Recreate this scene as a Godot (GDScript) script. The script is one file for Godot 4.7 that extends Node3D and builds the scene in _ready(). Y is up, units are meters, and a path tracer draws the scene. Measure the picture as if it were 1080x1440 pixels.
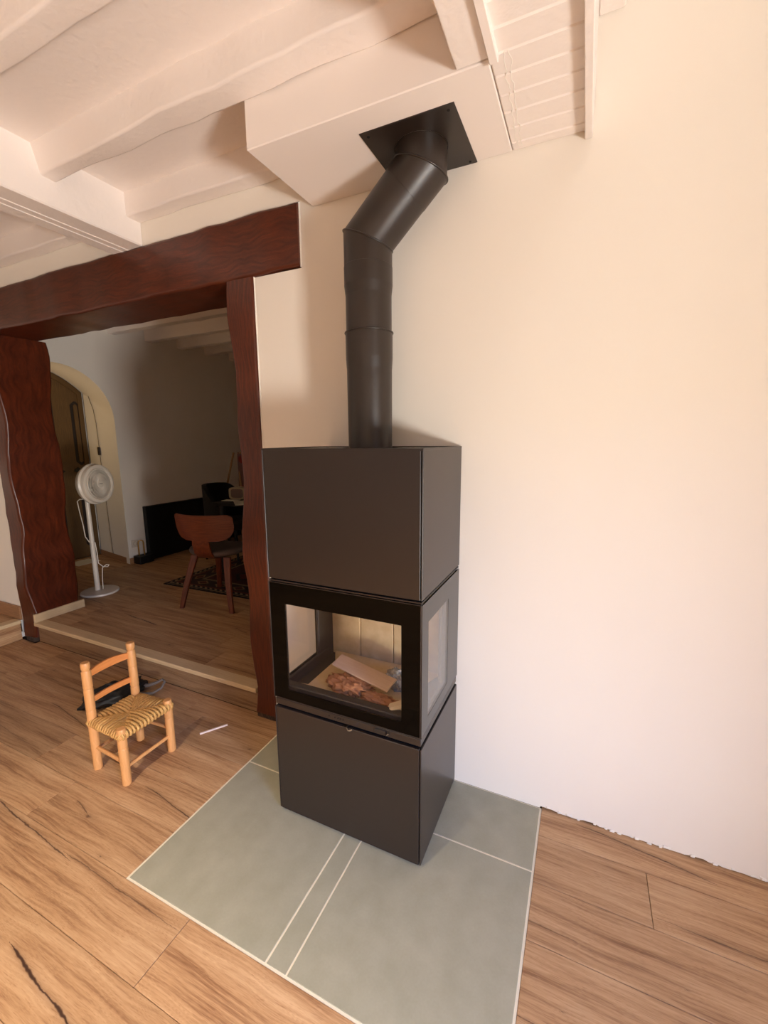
extends Node3D
# Wood stove on a tiled hearth in a room with painted beams; a timber doorway leads one step up to a dim dining room.
# World: y up, metres; the stove wall is the plane z = 0, the room is z > 0, the camera stands at x = 0.

const STEP := 0.155
const JOIST_Y := 2.597
const CEIL_Y := 2.705
const SOFFIT_Y := 2.456

var rng := RandomNumberGenerator.new()
var M := {}

# ------------------------------------------------------------------ geometry collector
class Geo:
	var v := PackedVector3Array()
	var n := PackedVector3Array()
	var t := PackedVector2Array()

	func tri(a: Vector3, b: Vector3, c: Vector3, na: Vector3, nb: Vector3, nc: Vector3, ua := Vector2.ZERO, ub := Vector2.ZERO, uc := Vector2.ZERO) -> void:
		# wound so that the front (clockwise) faces the side of the normals
		if (b - a).cross(c - a).dot(na + nb + nc) > 0.0:
			v.append_array([a, c, b]); n.append_array([na, nc, nb]); t.append_array([ua, uc, ub])
		else:
			v.append_array([a, b, c]); n.append_array([na, nb, nc]); t.append_array([ua, ub, uc])

	func quad(a: Vector3, b: Vector3, c: Vector3, d: Vector3, nn: Vector3, ua := Vector2.ZERO, ub := Vector2.ZERO, uc := Vector2.ZERO, ud := Vector2.ZERO) -> void:
		tri(a, b, c, nn, nn, nn, ua, ub, uc)
		tri(a, c, d, nn, nn, nn, ua, uc, ud)

	# axis box with chamfered edges; uv in metres, u along the longest side (or along axis)
	func box(lo: Vector3, hi: Vector3, bevel := 0.0, xf := Transform3D.IDENTITY, off := Vector2.ZERO, axis := -1) -> void:
		var c := (lo + hi) * 0.5
		var h := (hi - lo) * 0.5
		var bv := minf(bevel, minf(h.x, minf(h.y, h.z)) * 0.95)
		var la := axis
		if la < 0:
			la = h.max_axis_index()
		var put := func(p: Vector3) -> Vector3: return xf * (c + p)
		var uvof := func(p: Vector3, na: int) -> Vector2:
			var others := []
			for k in 3:
				if k != na:
					others.append(k)
			if others[1] == la:
				others.reverse()
			return Vector2(p[others[0]], p[others[1]]) + off + Vector2(0.37, 0.11) * na
		for a in 3:
			var b1 := (a + 1) % 3
			var b2 := (a + 2) % 3
			for s in [-1.0, 1.0]:
				var nn := Vector3.ZERO
				nn[a] = s
				var ps: Array[Vector3] = []
				for k in [[-1, -1], [1, -1], [1, 1], [-1, 1]]:
					var p := Vector3.ZERO
					p[a] = s * h[a]
					p[b1] = k[0] * (h[b1] - bv)
					p[b2] = k[1] * (h[b2] - bv)
					ps.append(p)
				quad(put.call(ps[0]), put.call(ps[1]), put.call(ps[2]), put.call(ps[3]), (xf.basis * nn).normalized(), uvof.call(ps[0], a), uvof.call(ps[1], a), uvof.call(ps[2], a), uvof.call(ps[3], a))
		if bv <= 0.0:
			return
		for a in 3:
			var b1 := (a + 1) % 3
			var b2 := (a + 2) % 3
			for s1 in [-1.0, 1.0]:
				for s2 in [-1.0, 1.0]:
					var nn := Vector3.ZERO
					nn[b1] = s1
					nn[b2] = s2
					var ps: Array[Vector3] = []
					for k in [[-1, 0], [1, 0], [1, 1], [-1, 1]]:
						var p := Vector3.ZERO
						p[a] = k[0] * (h[a] - bv)
						p[b1] = s1 * (h[b1] - (bv if k[1] == 0 else 0.0))
						p[b2] = s2 * (h[b2] - (0.0 if k[1] == 0 else bv))
						ps.append(p)
					quad(put.call(ps[0]), put.call(ps[1]), put.call(ps[2]), put.call(ps[3]), (xf.basis * nn).normalized(), uvof.call(ps[0], b1), uvof.call(ps[1], b1), uvof.call(ps[2], b1), uvof.call(ps[3], b1))
		for sx in [-1.0, 1.0]:
			for sy in [-1.0, 1.0]:
				for sz in [-1.0, 1.0]:
					var s := Vector3(sx, sy, sz)
					var nn := (xf.basis * s).normalized()
					var p0 := Vector3(h.x, h.y - bv, h.z - bv) * s
					var p1 := Vector3(h.x - bv, h.y, h.z - bv) * s
					var p2 := Vector3(h.x - bv, h.y - bv, h.z) * s
					tri(put.call(p0), put.call(p1), put.call(p2), nn, nn, nn, uvof.call(p0, 0), uvof.call(p1, 0), uvof.call(p2, 0))

	# rows of points -> smooth surface; wrap closes each row
	func grid(rows: Array, wrap := false, us := 1.0, vs := 1.0, flip := false) -> void:
		var nr := rows.size()
		var nc: int = rows[0].size()
		var nrm := []
		for r in nr:
			var line := PackedVector3Array()
			for c in nc:
				var ca := (c - 1 + nc) % nc if wrap else maxi(c - 1, 0)
				var cb := (c + 1) % nc if wrap else mini(c + 1, nc - 1)
				var du: Vector3 = rows[r][cb] - rows[r][ca]
				var dv: Vector3 = rows[mini(r + 1, nr - 1)][c] - rows[maxi(r - 1, 0)][c]
				var x := dv.cross(du)
				if x.length() < 1e-12:
					x = Vector3.UP
				line.append(x.normalized() * (-1.0 if flip else 1.0))
			nrm.append(line)
		var last := nc if wrap else nc - 1
		for r in nr - 1:
			for c in last:
				var d := (c + 1) % nc
				var u0 := float(c) / last * us
				var u1 := float(c + 1) / last * us
				var v0 := float(r) / (nr - 1) * vs
				var v1 := float(r + 1) / (nr - 1) * vs
				var a: Vector3 = rows[r][c]
				var b: Vector3 = rows[r][d]
				var e: Vector3 = rows[r + 1][d]
				var f: Vector3 = rows[r + 1][c]
				tri(a, b, e, nrm[r][c], nrm[r][d], nrm[r + 1][d], Vector2(u0, v0), Vector2(u1, v0), Vector2(u1, v1))
				tri(a, e, f, nrm[r][c], nrm[r + 1][d], nrm[r + 1][c], Vector2(u0, v0), Vector2(u1, v1), Vector2(u0, v1))

	func fan(ring: PackedVector3Array, nn: Vector3) -> void:
		var c := Vector3.ZERO
		for p in ring:
			c += p
		c /= ring.size()
		for k in ring.size():
			tri(c, ring[k], ring[(k + 1) % ring.size()], nn, nn, nn, Vector2(0.5, 0.5), Vector2(ring[k].x, ring[k].z), Vector2(ring[(k + 1) % ring.size()].x, ring[(k + 1) % ring.size()].z))

	# profile of (radius, height) turned about y of xf; corners sharper than crease split the shading
	func lathe(profile: Array, seg := 32, xf := Transform3D.IDENTITY, crease := 0.6) -> void:
		var part: Array = [profile[0]]
		var parts := []
		for k in range(1, profile.size()):
			part.append(profile[k])
			if k == profile.size() - 1 or absf((profile[k] - profile[k - 1]).angle_to(profile[k + 1] - profile[k])) > crease:
				parts.append(part)
				part = [profile[k]]
		for pr in parts:
			var rows := []
			for p in pr:
				var line := PackedVector3Array()
				for s in seg:
					var a := TAU * s / seg
					line.append(xf * Vector3(p.x * cos(a), p.y, p.x * sin(a)))
				rows.append(line)
			var va := v.size()
			grid(rows, true, 1.0, 1.0)
			# poles: give degenerate normals the axis direction
			for k in range(va, v.size()):
				if not n[k].is_finite():
					n[k] = xf.basis.y

	# round bar through points; r is a number or one radius per point
	func tube(pts: Array, r, seg := 10, caps := true, vs := 1.0) -> void:
		var rows := []
		var side := Vector3.ZERO
		for k in pts.size():
			var d: Vector3 = (pts[mini(k + 1, pts.size() - 1)] - pts[maxi(k - 1, 0)]).normalized()
			if k == 0:
				side = d.cross(Vector3.UP if absf(d.y) < 0.9 else Vector3.RIGHT).normalized()
			else:
				side = (side - d * side.dot(d)).normalized()
			var up := d.cross(side)
			var rr: float = r if (r is float or r is int) else r[k]
			var line := PackedVector3Array()
			for s in seg:
				var a := TAU * s / seg
				line.append(pts[k] + (side * cos(a) + up * sin(a)) * rr)
			rows.append(line)
		# grid normals follow dv x du; with this frame they point outwards
		grid(rows, true, 1.0, vs, true)
		if caps:
			var e0: Vector3 = (pts[0] - pts[1]).normalized()
			var e1: Vector3 = (pts[-1] - pts[-2]).normalized()
			fan(rows[0], e0)
			fan(rows[-1], e1)

	# sheet with thickness, from a grid of middle points
	func sheet(rows: Array, th: float, us := 1.0, vs := 1.0) -> void:
		var nr := rows.size()
		var nc: int = rows[0].size()
		var front := []
		var back := []
		for r in nr:
			var a := PackedVector3Array()
			var b := PackedVector3Array()
			for c in nc:
				var du: Vector3 = rows[r][mini(c + 1, nc - 1)] - rows[r][maxi(c - 1, 0)]
				var dv: Vector3 = rows[mini(r + 1, nr - 1)][c] - rows[maxi(r - 1, 0)][c]
				var x := dv.cross(du).normalized()
				a.append(rows[r][c] + x * th * 0.5)
				b.append(rows[r][c] - x * th * 0.5)
			front.append(a)
			back.append(b)
		grid(front, false, us, vs)
		grid(back, false, us, vs, true)
		var loop_f := []
		var loop_b := []
		for c in nc:
			loop_f.append(front[0][c]); loop_b.append(back[0][c])
		for r in range(1, nr):
			loop_f.append(front[r][nc - 1]); loop_b.append(back[r][nc - 1])
		for c in range(nc - 2, -1, -1):
			loop_f.append(front[nr - 1][c]); loop_b.append(back[nr - 1][c])
		for r in range(nr - 2, 0, -1):
			loop_f.append(front[r][0]); loop_b.append(back[r][0])
		var mid := Vector3.ZERO
		for p in loop_f:
			mid += p
		mid /= loop_f.size()
		for k in loop_f.size():
			var k2 := (k + 1) % loop_f.size()
			var e: Vector3 = loop_f[k2] - loop_f[k]
			var w: Vector3 = loop_b[k] - loop_f[k]
			var nn := e.cross(w).normalized()
			if nn.dot(loop_f[k] - mid) < 0:
				nn = -nn
			quad(loop_f[k], loop_f[k2], loop_b[k2], loop_b[k], nn, Vector2(0, 0), Vector2(0.02, 0), Vector2(0.02, 0.01), Vector2(0, 0.01))

	# polygon in 2D pushed along an axis: place(p, d) puts a polygon point at depth d
	func prism(poly: PackedVector2Array, d0: float, d1: float, place: Callable, uvs := 1.0) -> void:
		var idx := Geometry2D.triangulate_polygon(poly)
		var axis: Vector3 = (place.call(Vector2.ZERO, 1.0) - place.call(Vector2.ZERO, 0.0)).normalized()
		for k in range(0, idx.size(), 3):
			var a := poly[idx[k]]
			var b := poly[idx[k + 1]]
			var c := poly[idx[k + 2]]
			tri(place.call(a, d0), place.call(b, d0), place.call(c, d0), -axis, -axis, -axis, a * uvs, b * uvs, c * uvs)
			tri(place.call(a, d1), place.call(b, d1), place.call(c, d1), axis, axis, axis, a * uvs, b * uvs, c * uvs)
		var ccw := not Geometry2D.is_polygon_clockwise(poly)
		for k in poly.size():
			var a := poly[k]
			var b := poly[(k + 1) % poly.size()]
			var e := (b - a).normalized()
			var o := Vector2(e.y, -e.x) * (1.0 if ccw else -1.0)
			var nn: Vector3 = (place.call(o, 0.0) - place.call(Vector2.ZERO, 0.0)).normalized()
			var l := a.distance_to(b) * uvs
			quad(place.call(a, d0), place.call(b, d0), place.call(b, d1), place.call(a, d1), nn, Vector2(0, d0), Vector2(l, d0), Vector2(l, d1), Vector2(0, d1))

	func mesh() -> ArrayMesh:
		var arrays := []
		arrays.resize(Mesh.ARRAY_MAX)
		arrays[Mesh.ARRAY_VERTEX] = v
		arrays[Mesh.ARRAY_NORMAL] = n
		arrays[Mesh.ARRAY_TEX_UV] = t
		var m := ArrayMesh.new()
		m.add_surface_from_arrays(Mesh.PRIMITIVE_TRIANGLES, arrays)
		return m

# ------------------------------------------------------------------ scene helpers
func put(called: String, g, m: Material, parent: Node = null) -> MeshInstance3D:
	var o := MeshInstance3D.new()
	o.name = called
	o.mesh = g.mesh() if g is Geo else g
	o.material_override = m
	(parent if parent else self).add_child(o, true)
	return o

func thing(called: String, label: String, category: String, at := Vector3.ZERO, turn := 0.0, group := "") -> Node3D:
	var o := Node3D.new()
	o.name = called
	add_child(o, true)
	o.position = at
	o.rotation.y = turn
	tag(o, label, category, group)
	return o

func tag(o: Node, label: String, category: String, group := "") -> void:
	o.set_meta("label", label)
	o.set_meta("category", category)
	if group:
		o.set_meta("group", group)

func struct(called: String, label := "", g = null, m: Material = null) -> Node3D:
	var o: Node3D
	if g:
		o = put(called, g, m)
	else:
		o = Node3D.new()
		o.name = called
		add_child(o, true)
	o.set_meta("kind", "structure")
	if label:
		o.set_meta("label", label)
	return o

func part_box(called: String, lo: Vector3, hi: Vector3, bevel: float, m: Material, parent: Node, off := Vector2.ZERO, axis := -1) -> MeshInstance3D:
	var g := Geo.new()
	g.box(lo, hi, bevel, Transform3D.IDENTITY, off, axis)
	return put(called, g, m, parent)

func noise(freq: float, sd: int, oct := 3) -> FastNoiseLite:
	var f := FastNoiseLite.new()
	f.noise_type = FastNoiseLite.TYPE_SIMPLEX_SMOOTH
	f.frequency = freq
	f.seed = sd
	f.fractal_octaves = oct
	return f

func flat(c: Color, rough := 0.7, metal := 0.0, spec := 0.5) -> StandardMaterial3D:
	var m := StandardMaterial3D.new()
	m.albedo_color = c
	m.roughness = rough
	m.metallic = metal
	m.metallic_specular = spec
	return m

func tex_of(w: int, h: int, px: PackedByteArray) -> ImageTexture:
	return ImageTexture.create_from_image(Image.create_from_data(w, h, false, Image.FORMAT_RGB8, px))

func smooth(a: float, b: float, x: float) -> float:
	return smoothstep(a, b, x)

# bump from noise: triplanar normal map in metres
func bumpy(m: StandardMaterial3D, freq: float, per_metre: float, strength: float, sd := 1, bump := 6.0) -> void:
	var t := NoiseTexture2D.new()
	t.width = 512
	t.height = 512
	t.seamless = true
	t.as_normal_map = true
	t.bump_strength = bump
	t.noise = noise(freq, sd, 4)
	m.normal_enabled = true
	m.normal_texture = t
	m.normal_scale = strength
	m.uv1_triplanar = true
	m.uv1_world_triplanar = true
	m.uv1_scale = Vector3.ONE * per_metre

# oak laminate plank picture, u along the plank (1.38 m), v across (0.192 m)
func oak_texture(sd: int, knots: Array, cracks: Array, tone: float) -> ImageTexture:
	var w := 1024
	var h := 160
	var px := PackedByteArray()
	px.resize(w * h * 3)
	var n1 := noise(1.0, sd, 3)
	var n2 := noise(1.0, sd + 50, 2)
	var n3 := noise(1.0, sd + 90, 2)
	var dark := Vector3(0.52, 0.365, 0.245)
	var mid := Vector3(0.715, 0.56, 0.40)
	var lite := Vector3(0.80, 0.655, 0.495)
	var k := 0
	for y in h:
		var vm := y * 0.192 / h
		for x in w:
			var um := x * 1.38 / w
			var wv := vm + 0.010 * n2.get_noise_2d(um * 2.2, vm * 7.0)
			var kd := 0.0
			for kn in knots:
				var du: float = (um - kn.x * 1.38) * 0.38
				var dv: float = vm - kn.y * 0.192 + 0.004 * n2.get_noise_2d(um * 30.0, vm * 60.0)
				var dd := sqrt(du * du + dv * dv)
				var e := exp(-dd / kn.z)
				wv += dv * e * 1.5
				kd = maxf(kd, 0.9 * exp(-pow(dd / (kn.z * 0.36), 2.0)) * (0.75 + 0.5 * n3.get_noise_2d(um * 80.0, vm * 160.0)))
				kd = maxf(kd, 0.30 * exp(-dd / (kn.z * 0.8)))
			var g := n1.get_noise_2d(um * 2.4, wv * 90.0)
			var wide := n2.get_noise_2d(um * 1.3 + 4.0, wv * 16.0)
			var fine := n3.get_noise_2d(um * 16.0, wv * 640.0)
			var pore := smooth(0.25, 0.6, n3.get_noise_2d(um * 9.0 + 5.0, wv * 420.0)) * smooth(-0.3, 0.4, g + wide)
			var a := 0.54 + 0.38 * g + 0.38 * wide + 0.20 * fine - 0.30 * pore
			var c := mid.lerp(lite, clampf((a - 0.5) * 2.0, 0, 1)) if a > 0.5 else dark.lerp(mid, clampf(a * 2.0, 0, 1))
			var ck := kd * 0.85
			for cr in cracks:
				# [u0, v0, u1, v1, half width in m, strength]
				if um > cr[0] * 1.38 and um < cr[2] * 1.38:
					var s: float = (um / 1.38 - cr[0]) / (cr[2] - cr[0])
					var vc: float = lerpf(cr[1], cr[3], s) * 0.192 + 0.006 * n2.get_noise_2d(um * 3.0, sd * 3.0 + cr[1] * 40.0) + 0.0016 * n3.get_noise_2d(um * 40.0, cr[1])
					var hw: float = cr[4] * clampf(0.6 + 0.9 * n3.get_noise_2d(um * 9.0, 3.0 + cr[1] * 9.0), 0.3, 1.0) * smooth(0.0, 0.15, s) * smooth(1.0, 0.75, s) + 0.0004
					ck = maxf(ck, cr[5] * (1.0 - smooth(hw * 0.4, hw * 1.7, absf(vm - vc))))
					ck = maxf(ck, cr[5] * 0.34 * exp(-absf(vm - vc) / 0.007) * smooth(0.0, 0.1, s) * smooth(1.0, 0.8, s))
			c = c.lerp(Vector3(0.26, 0.17, 0.12), clampf(ck, 0, 1)) * tone
			px[k] = int(clampf(c.x, 0, 1) * 255)
			px[k + 1] = int(clampf(c.y, 0, 1) * 255)
			px[k + 2] = int(clampf(c.z, 0, 1) * 255)
			k += 3
	return tex_of(w, h, px)

# plain wood with grain along u; one repeat is 1 m x 0.25 m
func wood_texture(sd: int, dark: Vector3, lite: Vector3, grain := 1.0, w := 512, h := 256) -> ImageTexture:
	var px := PackedByteArray()
	px.resize(w * h * 3)
	var n1 := noise(1.0, sd, 3)
	var n2 := noise(1.0, sd + 31, 2)
	var k := 0
	for y in h:
		for x in w:
			var um := float(x) / w
			var vm := 0.25 * y / h
			# mirrored in u and v so that repeats join
			var uu := absf(um - 0.5) * 2.0
			var vv := absf(vm - 0.125) * 2.0
			var wv := vv + 0.02 * n2.get_noise_2d(uu * 2.0, vv * 6.0)
			var a := 0.5 + grain * (0.55 * n1.get_noise_2d(uu * 2.5, wv * 55.0) + 0.22 * n2.get_noise_2d(uu * 18.0, wv * 320.0))
			var c := dark.lerp(lite, clampf(a, 0, 1))
			px[k] = int(c.x * 255)
			px[k + 1] = int(c.y * 255)
			px[k + 2] = int(c.z * 255)
			k += 3
	return tex_of(w, h, px)

func cloud_texture(sd: int, a: Vector3, b: Vector3, f1: float, f2: float, side := 512) -> ImageTexture:
	var px := PackedByteArray()
	px.resize(side * side * 3)
	var n1 := noise(f1, sd, 4)
	var n2 := noise(f2, sd + 7, 2)
	var k := 0
	for y in side:
		for x in side:
			var uu := absf(float(x) / side - 0.5) * 2.0
			var vv := absf(float(y) / side - 0.5) * 2.0
			var s := clampf(0.5 + 0.6 * n1.get_noise_2d(uu, vv) + 0.18 * n2.get_noise_2d(uu, vv), 0, 1)
			var c := a.lerp(b, s)
			px[k] = int(c.x * 255)
			px[k + 1] = int(c.y * 255)
			px[k + 2] = int(c.z * 255)
			k += 3
	return tex_of(side, side, px)

func textured(t: Texture2D, rough: float, scale := Vector3.ONE) -> StandardMaterial3D:
	var m := flat(Color.WHITE, rough)
	m.albedo_texture = t
	m.uv1_scale = scale
	return m

# ------------------------------------------------------------------ materials
func make_materials() -> void:
	M.plaster = flat(Color(0.93, 0.90, 0.855), 0.85)
	bumpy(M.plaster, 0.012, 0.9, 0.10, 3, 5.0)
	M.paint = flat(Color(0.95, 0.91, 0.88), 0.6)
	bumpy(M.paint, 0.03, 1.8, 0.17, 8, 6.0)
	M.soffit = flat(Color(0.94, 0.90, 0.87), 0.7)
	M.caulk = flat(Color(0.95, 0.93, 0.89), 0.8)
	M.oak = []
	var specs := [
		[11, [Vector3(0.172, 0.47, 0.017), Vector3(0.33, 0.92, 0.007)], [[0.08, 0.30, 0.165, 0.44, 0.0018, 0.7], [0.36, 0.55, 0.9, 0.8, 0.0008, 0.35]], 1.0],
		[22, [], [[0.17, 0.04, 0.60, 0.22, 0.0030, 0.75], [0.55, 0.16, 0.99, 0.20, 0.0018, 0.6]], 1.0],
		[33, [], [[0.47, 0.42, 0.80, 0.70, 0.0034, 1.0]], 0.98],
		[44, [], [[0.46, 0.40, 0.78, 0.72, 0.0018, 0.8]], 1.02],
		[55, [Vector3(0.3, 0.6, 0.005)], [], 1.03],
		[66, [Vector3(0.30, 0.5, 0.014)], [[0.5, 0.6, 0.9, 0.72, 0.0008, 0.4]], 0.95],
		[77, [Vector3(0.06, 0.28, 0.013), Vector3(0.7, 0.7, 0.003)], [[0.08, 0.62, 0.5, 0.72, 0.0010, 0.5]], 0.98],
	]
	for s in specs:
		var m := textured(oak_texture(s[0], s[1], s[2], s[3]), 0.48)
		m.metallic_specular = 0.4
		M.oak.append(m)
	M.riser = textured(oak_texture(88, [], [], 0.80), 0.5)
	M.groove = flat(Color(0.24, 0.16, 0.10), 0.9)
	M.strip = textured(wood_texture(5, Vector3(0.80, 0.69, 0.52), Vector3(0.90, 0.80, 0.63), 0.6), 0.5, Vector3(1, 4, 1))
	M.skirt = textured(wood_texture(6, Vector3(0.52, 0.37, 0.25), Vector3(0.70, 0.52, 0.36), 0.8), 0.5, Vector3(1, 4, 1))
	M.timber = textured(wood_texture(9, Vector3(0.21, 0.078, 0.03), Vector3(0.43, 0.185, 0.085), 0.8), 0.34, Vector3(1, 4, 1))
	M.raw_end = textured(wood_texture(10, Vector3(0.16, 0.11, 0.08), Vector3(0.40, 0.33, 0.26), 1.2), 0.9, Vector3(3, 12, 1))
	M.tile = flat(Color.WHITE, 0.5)
	M.tile.albedo_texture = cloud_texture(3, Vector3(0.60, 0.59, 0.50), Vector3(0.655, 0.64, 0.555), 4.0, 60.0)
	M.tile.uv1_triplanar = true
	M.tile.uv1_world_triplanar = true
	M.tile.uv1_scale = Vector3.ONE * 0.9
	M.grout = flat(Color(0.90, 0.86, 0.75), 0.9)
	M.steel = flat(Color(0.165, 0.128, 0.107), 0.33, 0.0, 0.5)
	M.steel_pipe = flat(Color(0.15, 0.114, 0.090), 0.38, 0.0, 0.55)
	M.dark_gap = flat(Color(0.03, 0.027, 0.025), 0.8)
	M.cast = flat(Color(0.14, 0.115, 0.095), 0.55)
	M.black_glass = flat(Color(0.012, 0.011, 0.010), 0.06, 0.0, 0.22)
	M.glass = flat(Color(0.3, 0.29, 0.28, 0.02), 0.02)
	M.glass.metallic_specular = 0.22
	M.glass.transparency = BaseMaterial3D.TRANSPARENCY_ALPHA
	M.side_glass = flat(Color(0.012, 0.011, 0.010), 0.10, 0.0, 0.55)
	M.side_pane = flat(Color(0.5, 0.49, 0.48, 0.06), 0.02, 0.0, 0.5)
	M.side_pane.transparency = BaseMaterial3D.TRANSPARENCY_ALPHA
	M.vermiculite = flat(Color.WHITE, 0.9)
	M.vermiculite.albedo_texture = cloud_texture(17, Vector3(0.80, 0.67, 0.48), Vector3(0.90, 0.79, 0.60), 3.0, 50.0, 256)
	M.vermiculite.uv1_triplanar = true
	M.vermiculite.uv1_scale = Vector3.ONE * 2.0
	M.chrome = flat(Color(0.8, 0.78, 0.75), 0.2, 1.0)
	M.kraft = flat(Color(0.68, 0.44, 0.27), 0.85)
	M.board = textured(wood_texture(21, Vector3(0.82, 0.68, 0.56), Vector3(0.90, 0.78, 0.67), 0.5), 0.8, Vector3(1, 4, 1))
	M.film = flat(Color(0.72, 0.70, 0.64, 0.34), 0.3)
	M.film.transparency = BaseMaterial3D.TRANSPARENCY_ALPHA
	M.chip = flat(Color(0.86, 0.77, 0.63), 0.8)
	M.beech = textured(wood_texture(41, Vector3(0.80, 0.56, 0.33), Vector3(0.90, 0.68, 0.44), 0.6), 0.42, Vector3(1, 1, 1))
	M.beech_rail = textured(wood_texture(42, Vector3(0.80, 0.48, 0.24), Vector3(0.90, 0.60, 0.34), 0.7), 0.42, Vector3(1, 4, 1))
	M.rush = textured(wood_texture(43, Vector3(0.66, 0.46, 0.22), Vector3(0.93, 0.76, 0.47), 1.3), 0.65, Vector3(2, 2, 1))
	M.bag = flat(Color(0.05, 0.05, 0.055), 0.5)
	M.strap = flat(Color(0.42, 0.38, 0.35), 0.85)
	M.white_plastic = flat(Color(0.86, 0.82, 0.76), 0.35)
	M.pink = flat(Color(0.90, 0.82, 0.78), 0.5)
	M.walnut = textured(wood_texture(51, Vector3(0.30, 0.125, 0.055), Vector3(0.52, 0.25, 0.12), 0.9), 0.4, Vector3(1, 4, 1))
	M.grey_fabric = flat(Color(0.36, 0.31, 0.29), 0.95)
	bumpy(M.grey_fabric, 0.2, 6.0, 0.4, 12)
	M.dark_fabric = flat(Color(0.075, 0.062, 0.052), 0.95)
	M.olive_fabric = flat(Color(0.15, 0.115, 0.07), 0.95)
	M.black_paint = flat(Color(0.012, 0.012, 0.013), 0.6)
	M.brass = flat(Color(0.75, 0.58, 0.32), 0.3, 1.0)
	M.door_wood = textured(wood_texture(61, Vector3(0.27, 0.19, 0.09), Vector3(0.42, 0.31, 0.16), 0.8), 0.5, Vector3(1, 4, 1))
	M.door_dark = flat(Color(0.10, 0.055, 0.03), 0.6)
	M.iron = flat(Color(0.02, 0.02, 0.02), 0.5)
	M.cream = flat(Color(0.62, 0.55, 0.43), 0.4)
	M.screen = flat(Color(0.38, 0.30, 0.25), 0.3)
	M.paper = flat(Color(0.87, 0.85, 0.78), 0.8)
	M.easel = flat(Color(0.60, 0.46, 0.30), 0.6)
	M.picture = flat(Color(0.42, 0.28, 0.26), 0.8)
	M.red = flat(Color(0.48, 0.06, 0.05), 0.7)
	M.rug = make_rug()
	M.lamp = flat(Color(1, 0.95, 0.88), 0.5)
	M.lamp.emission_enabled = true
	M.lamp.emission = Color(1.0, 0.93, 0.84)
	M.lamp.emission_energy_multiplier = 2.0

func make_rug() -> StandardMaterial3D:
	# 2.2 m x 1.5 m kelim: zigzag border, then bands of diamonds
	var w := 660
	var h := 450
	var px := PackedByteArray()
	px.resize(w * h * 3)
	var n1 := noise(0.3, 77, 2)
	var k := 0
	for y in h:
		for x in w:
			var e := mini(mini(x, w - 1 - x), mini(y, h - 1 - y)) / 3.0  # cm from the edge
			var along := (x if mini(y, h - 1 - y) < mini(x, w - 1 - x) else y) / 3.0
			var c := Vector3(0.30, 0.12, 0.08)
			if e < 1.5:
				c = Vector3(0.13, 0.08, 0.06)
			elif e < 8.0:
				var s := fposmod(along + absf(e - 4.75) * 1.2, 6.0)
				c = Vector3(0.62, 0.53, 0.40) if s < 3.0 else Vector3(0.10, 0.08, 0.07)
			elif e < 10.0:
				c = Vector3(0.42, 0.16, 0.09)
			elif e < 24.0:
				var d := absf(fposmod(along, 22.0) - 11.0) + absf(e - 17.0) * 1.4
				c = Vector3(0.36, 0.13, 0.08) if d < 5.0 else (Vector3(0.58, 0.46, 0.32) if d < 7.5 else Vector3(0.22, 0.12, 0.08))
			elif e < 27.0:
				c = Vector3(0.55, 0.46, 0.34)
			else:
				var d2 := absf(fposmod(x / 3.0, 40.0) - 20.0) + absf(fposmod(y / 3.0, 40.0) - 20.0)
				c = Vector3(0.40, 0.14, 0.09) if d2 < 12.0 else (Vector3(0.16, 0.10, 0.09) if d2 < 17.0 else Vector3(0.31, 0.12, 0.08))
			c *= 0.9 + 0.25 * n1.get_noise_2d(x, y)
			px[k] = int(clampf(c.x, 0, 1) * 255)
			px[k + 1] = int(clampf(c.y, 0, 1) * 255)
			px[k + 2] = int(clampf(c.z, 0, 1) * 255)
			k += 3
	return textured(tex_of(w, h, px), 0.95)

# ------------------------------------------------------------------ builders
# hewn beam: rounded rectangle swept along axis (0 x, 1 y, 2 z) with wandering faces; the grain runs along it
func hewn(lo: Vector3, hi: Vector3, axis: int, sd: int, wander := 0.008, round_ := 0.012, bend = null) -> Geo:
	var g := Geo.new()
	var b1 := (axis + 1) % 3
	var b2 := (axis + 2) % 3
	var c := (lo + hi) * 0.5
	var h := (hi - lo) * 0.5
	var nz := noise(1.0, sd, 2)
	var steps := int(clampf((hi[axis] - lo[axis]) / 0.05, 8, 60))
	# outline of the section, counter-clockwise, three points per rounded corner
	var sect := []
	for q in 4:
		for k in 3:
			var a := PI * 0.5 * q + PI * 0.25 * k
			var sx := 1.0 if q == 0 or q == 3 else -1.0
			var sy := 1.0 if q < 2 else -1.0
			sect.append([Vector2(sx * (h[b1] - round_), sy * (h[b2] - round_)) + Vector2(cos(a), sin(a)) * round_, q])
	var rows := []
	for k in sect.size() + 1:
		rows.append(PackedVector3Array())
	for i in steps + 1:
		var s := lerpf(lo[axis], hi[axis], float(i) / steps)
		for k in sect.size() + 1:
			var e: Array = sect[k % sect.size()]
			var p2: Vector2 = e[0]
			var p := c
			p[axis] = s
			p[b1] += p2.x + wander * nz.get_noise_2d(s * 3.2, (1.0 if p2.x > 0 else 5.0) + (0.15 if p2.y > 0 else 0.0))
			p[b2] += p2.y + wander * nz.get_noise_2d(s * 3.2, (11.0 if p2.y > 0 else 15.0) + (0.15 if p2.x > 0 else 0.0))
			if bend != null:
				p = bend.call(p)
			rows[k].append(p)
	g.grid(rows, false, hi[axis] - lo[axis], 2.0 * (h[b1] + h[b2]) * 2.0)
	for end in [0, steps]:
		var ring := PackedVector3Array()
		for k in sect.size():
			ring.append(rows[k][end])
		var nn := Vector3.ZERO
		nn[axis] = -1.0 if end == 0 else 1.0
		g.fan(ring, nn)
	return g

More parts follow.
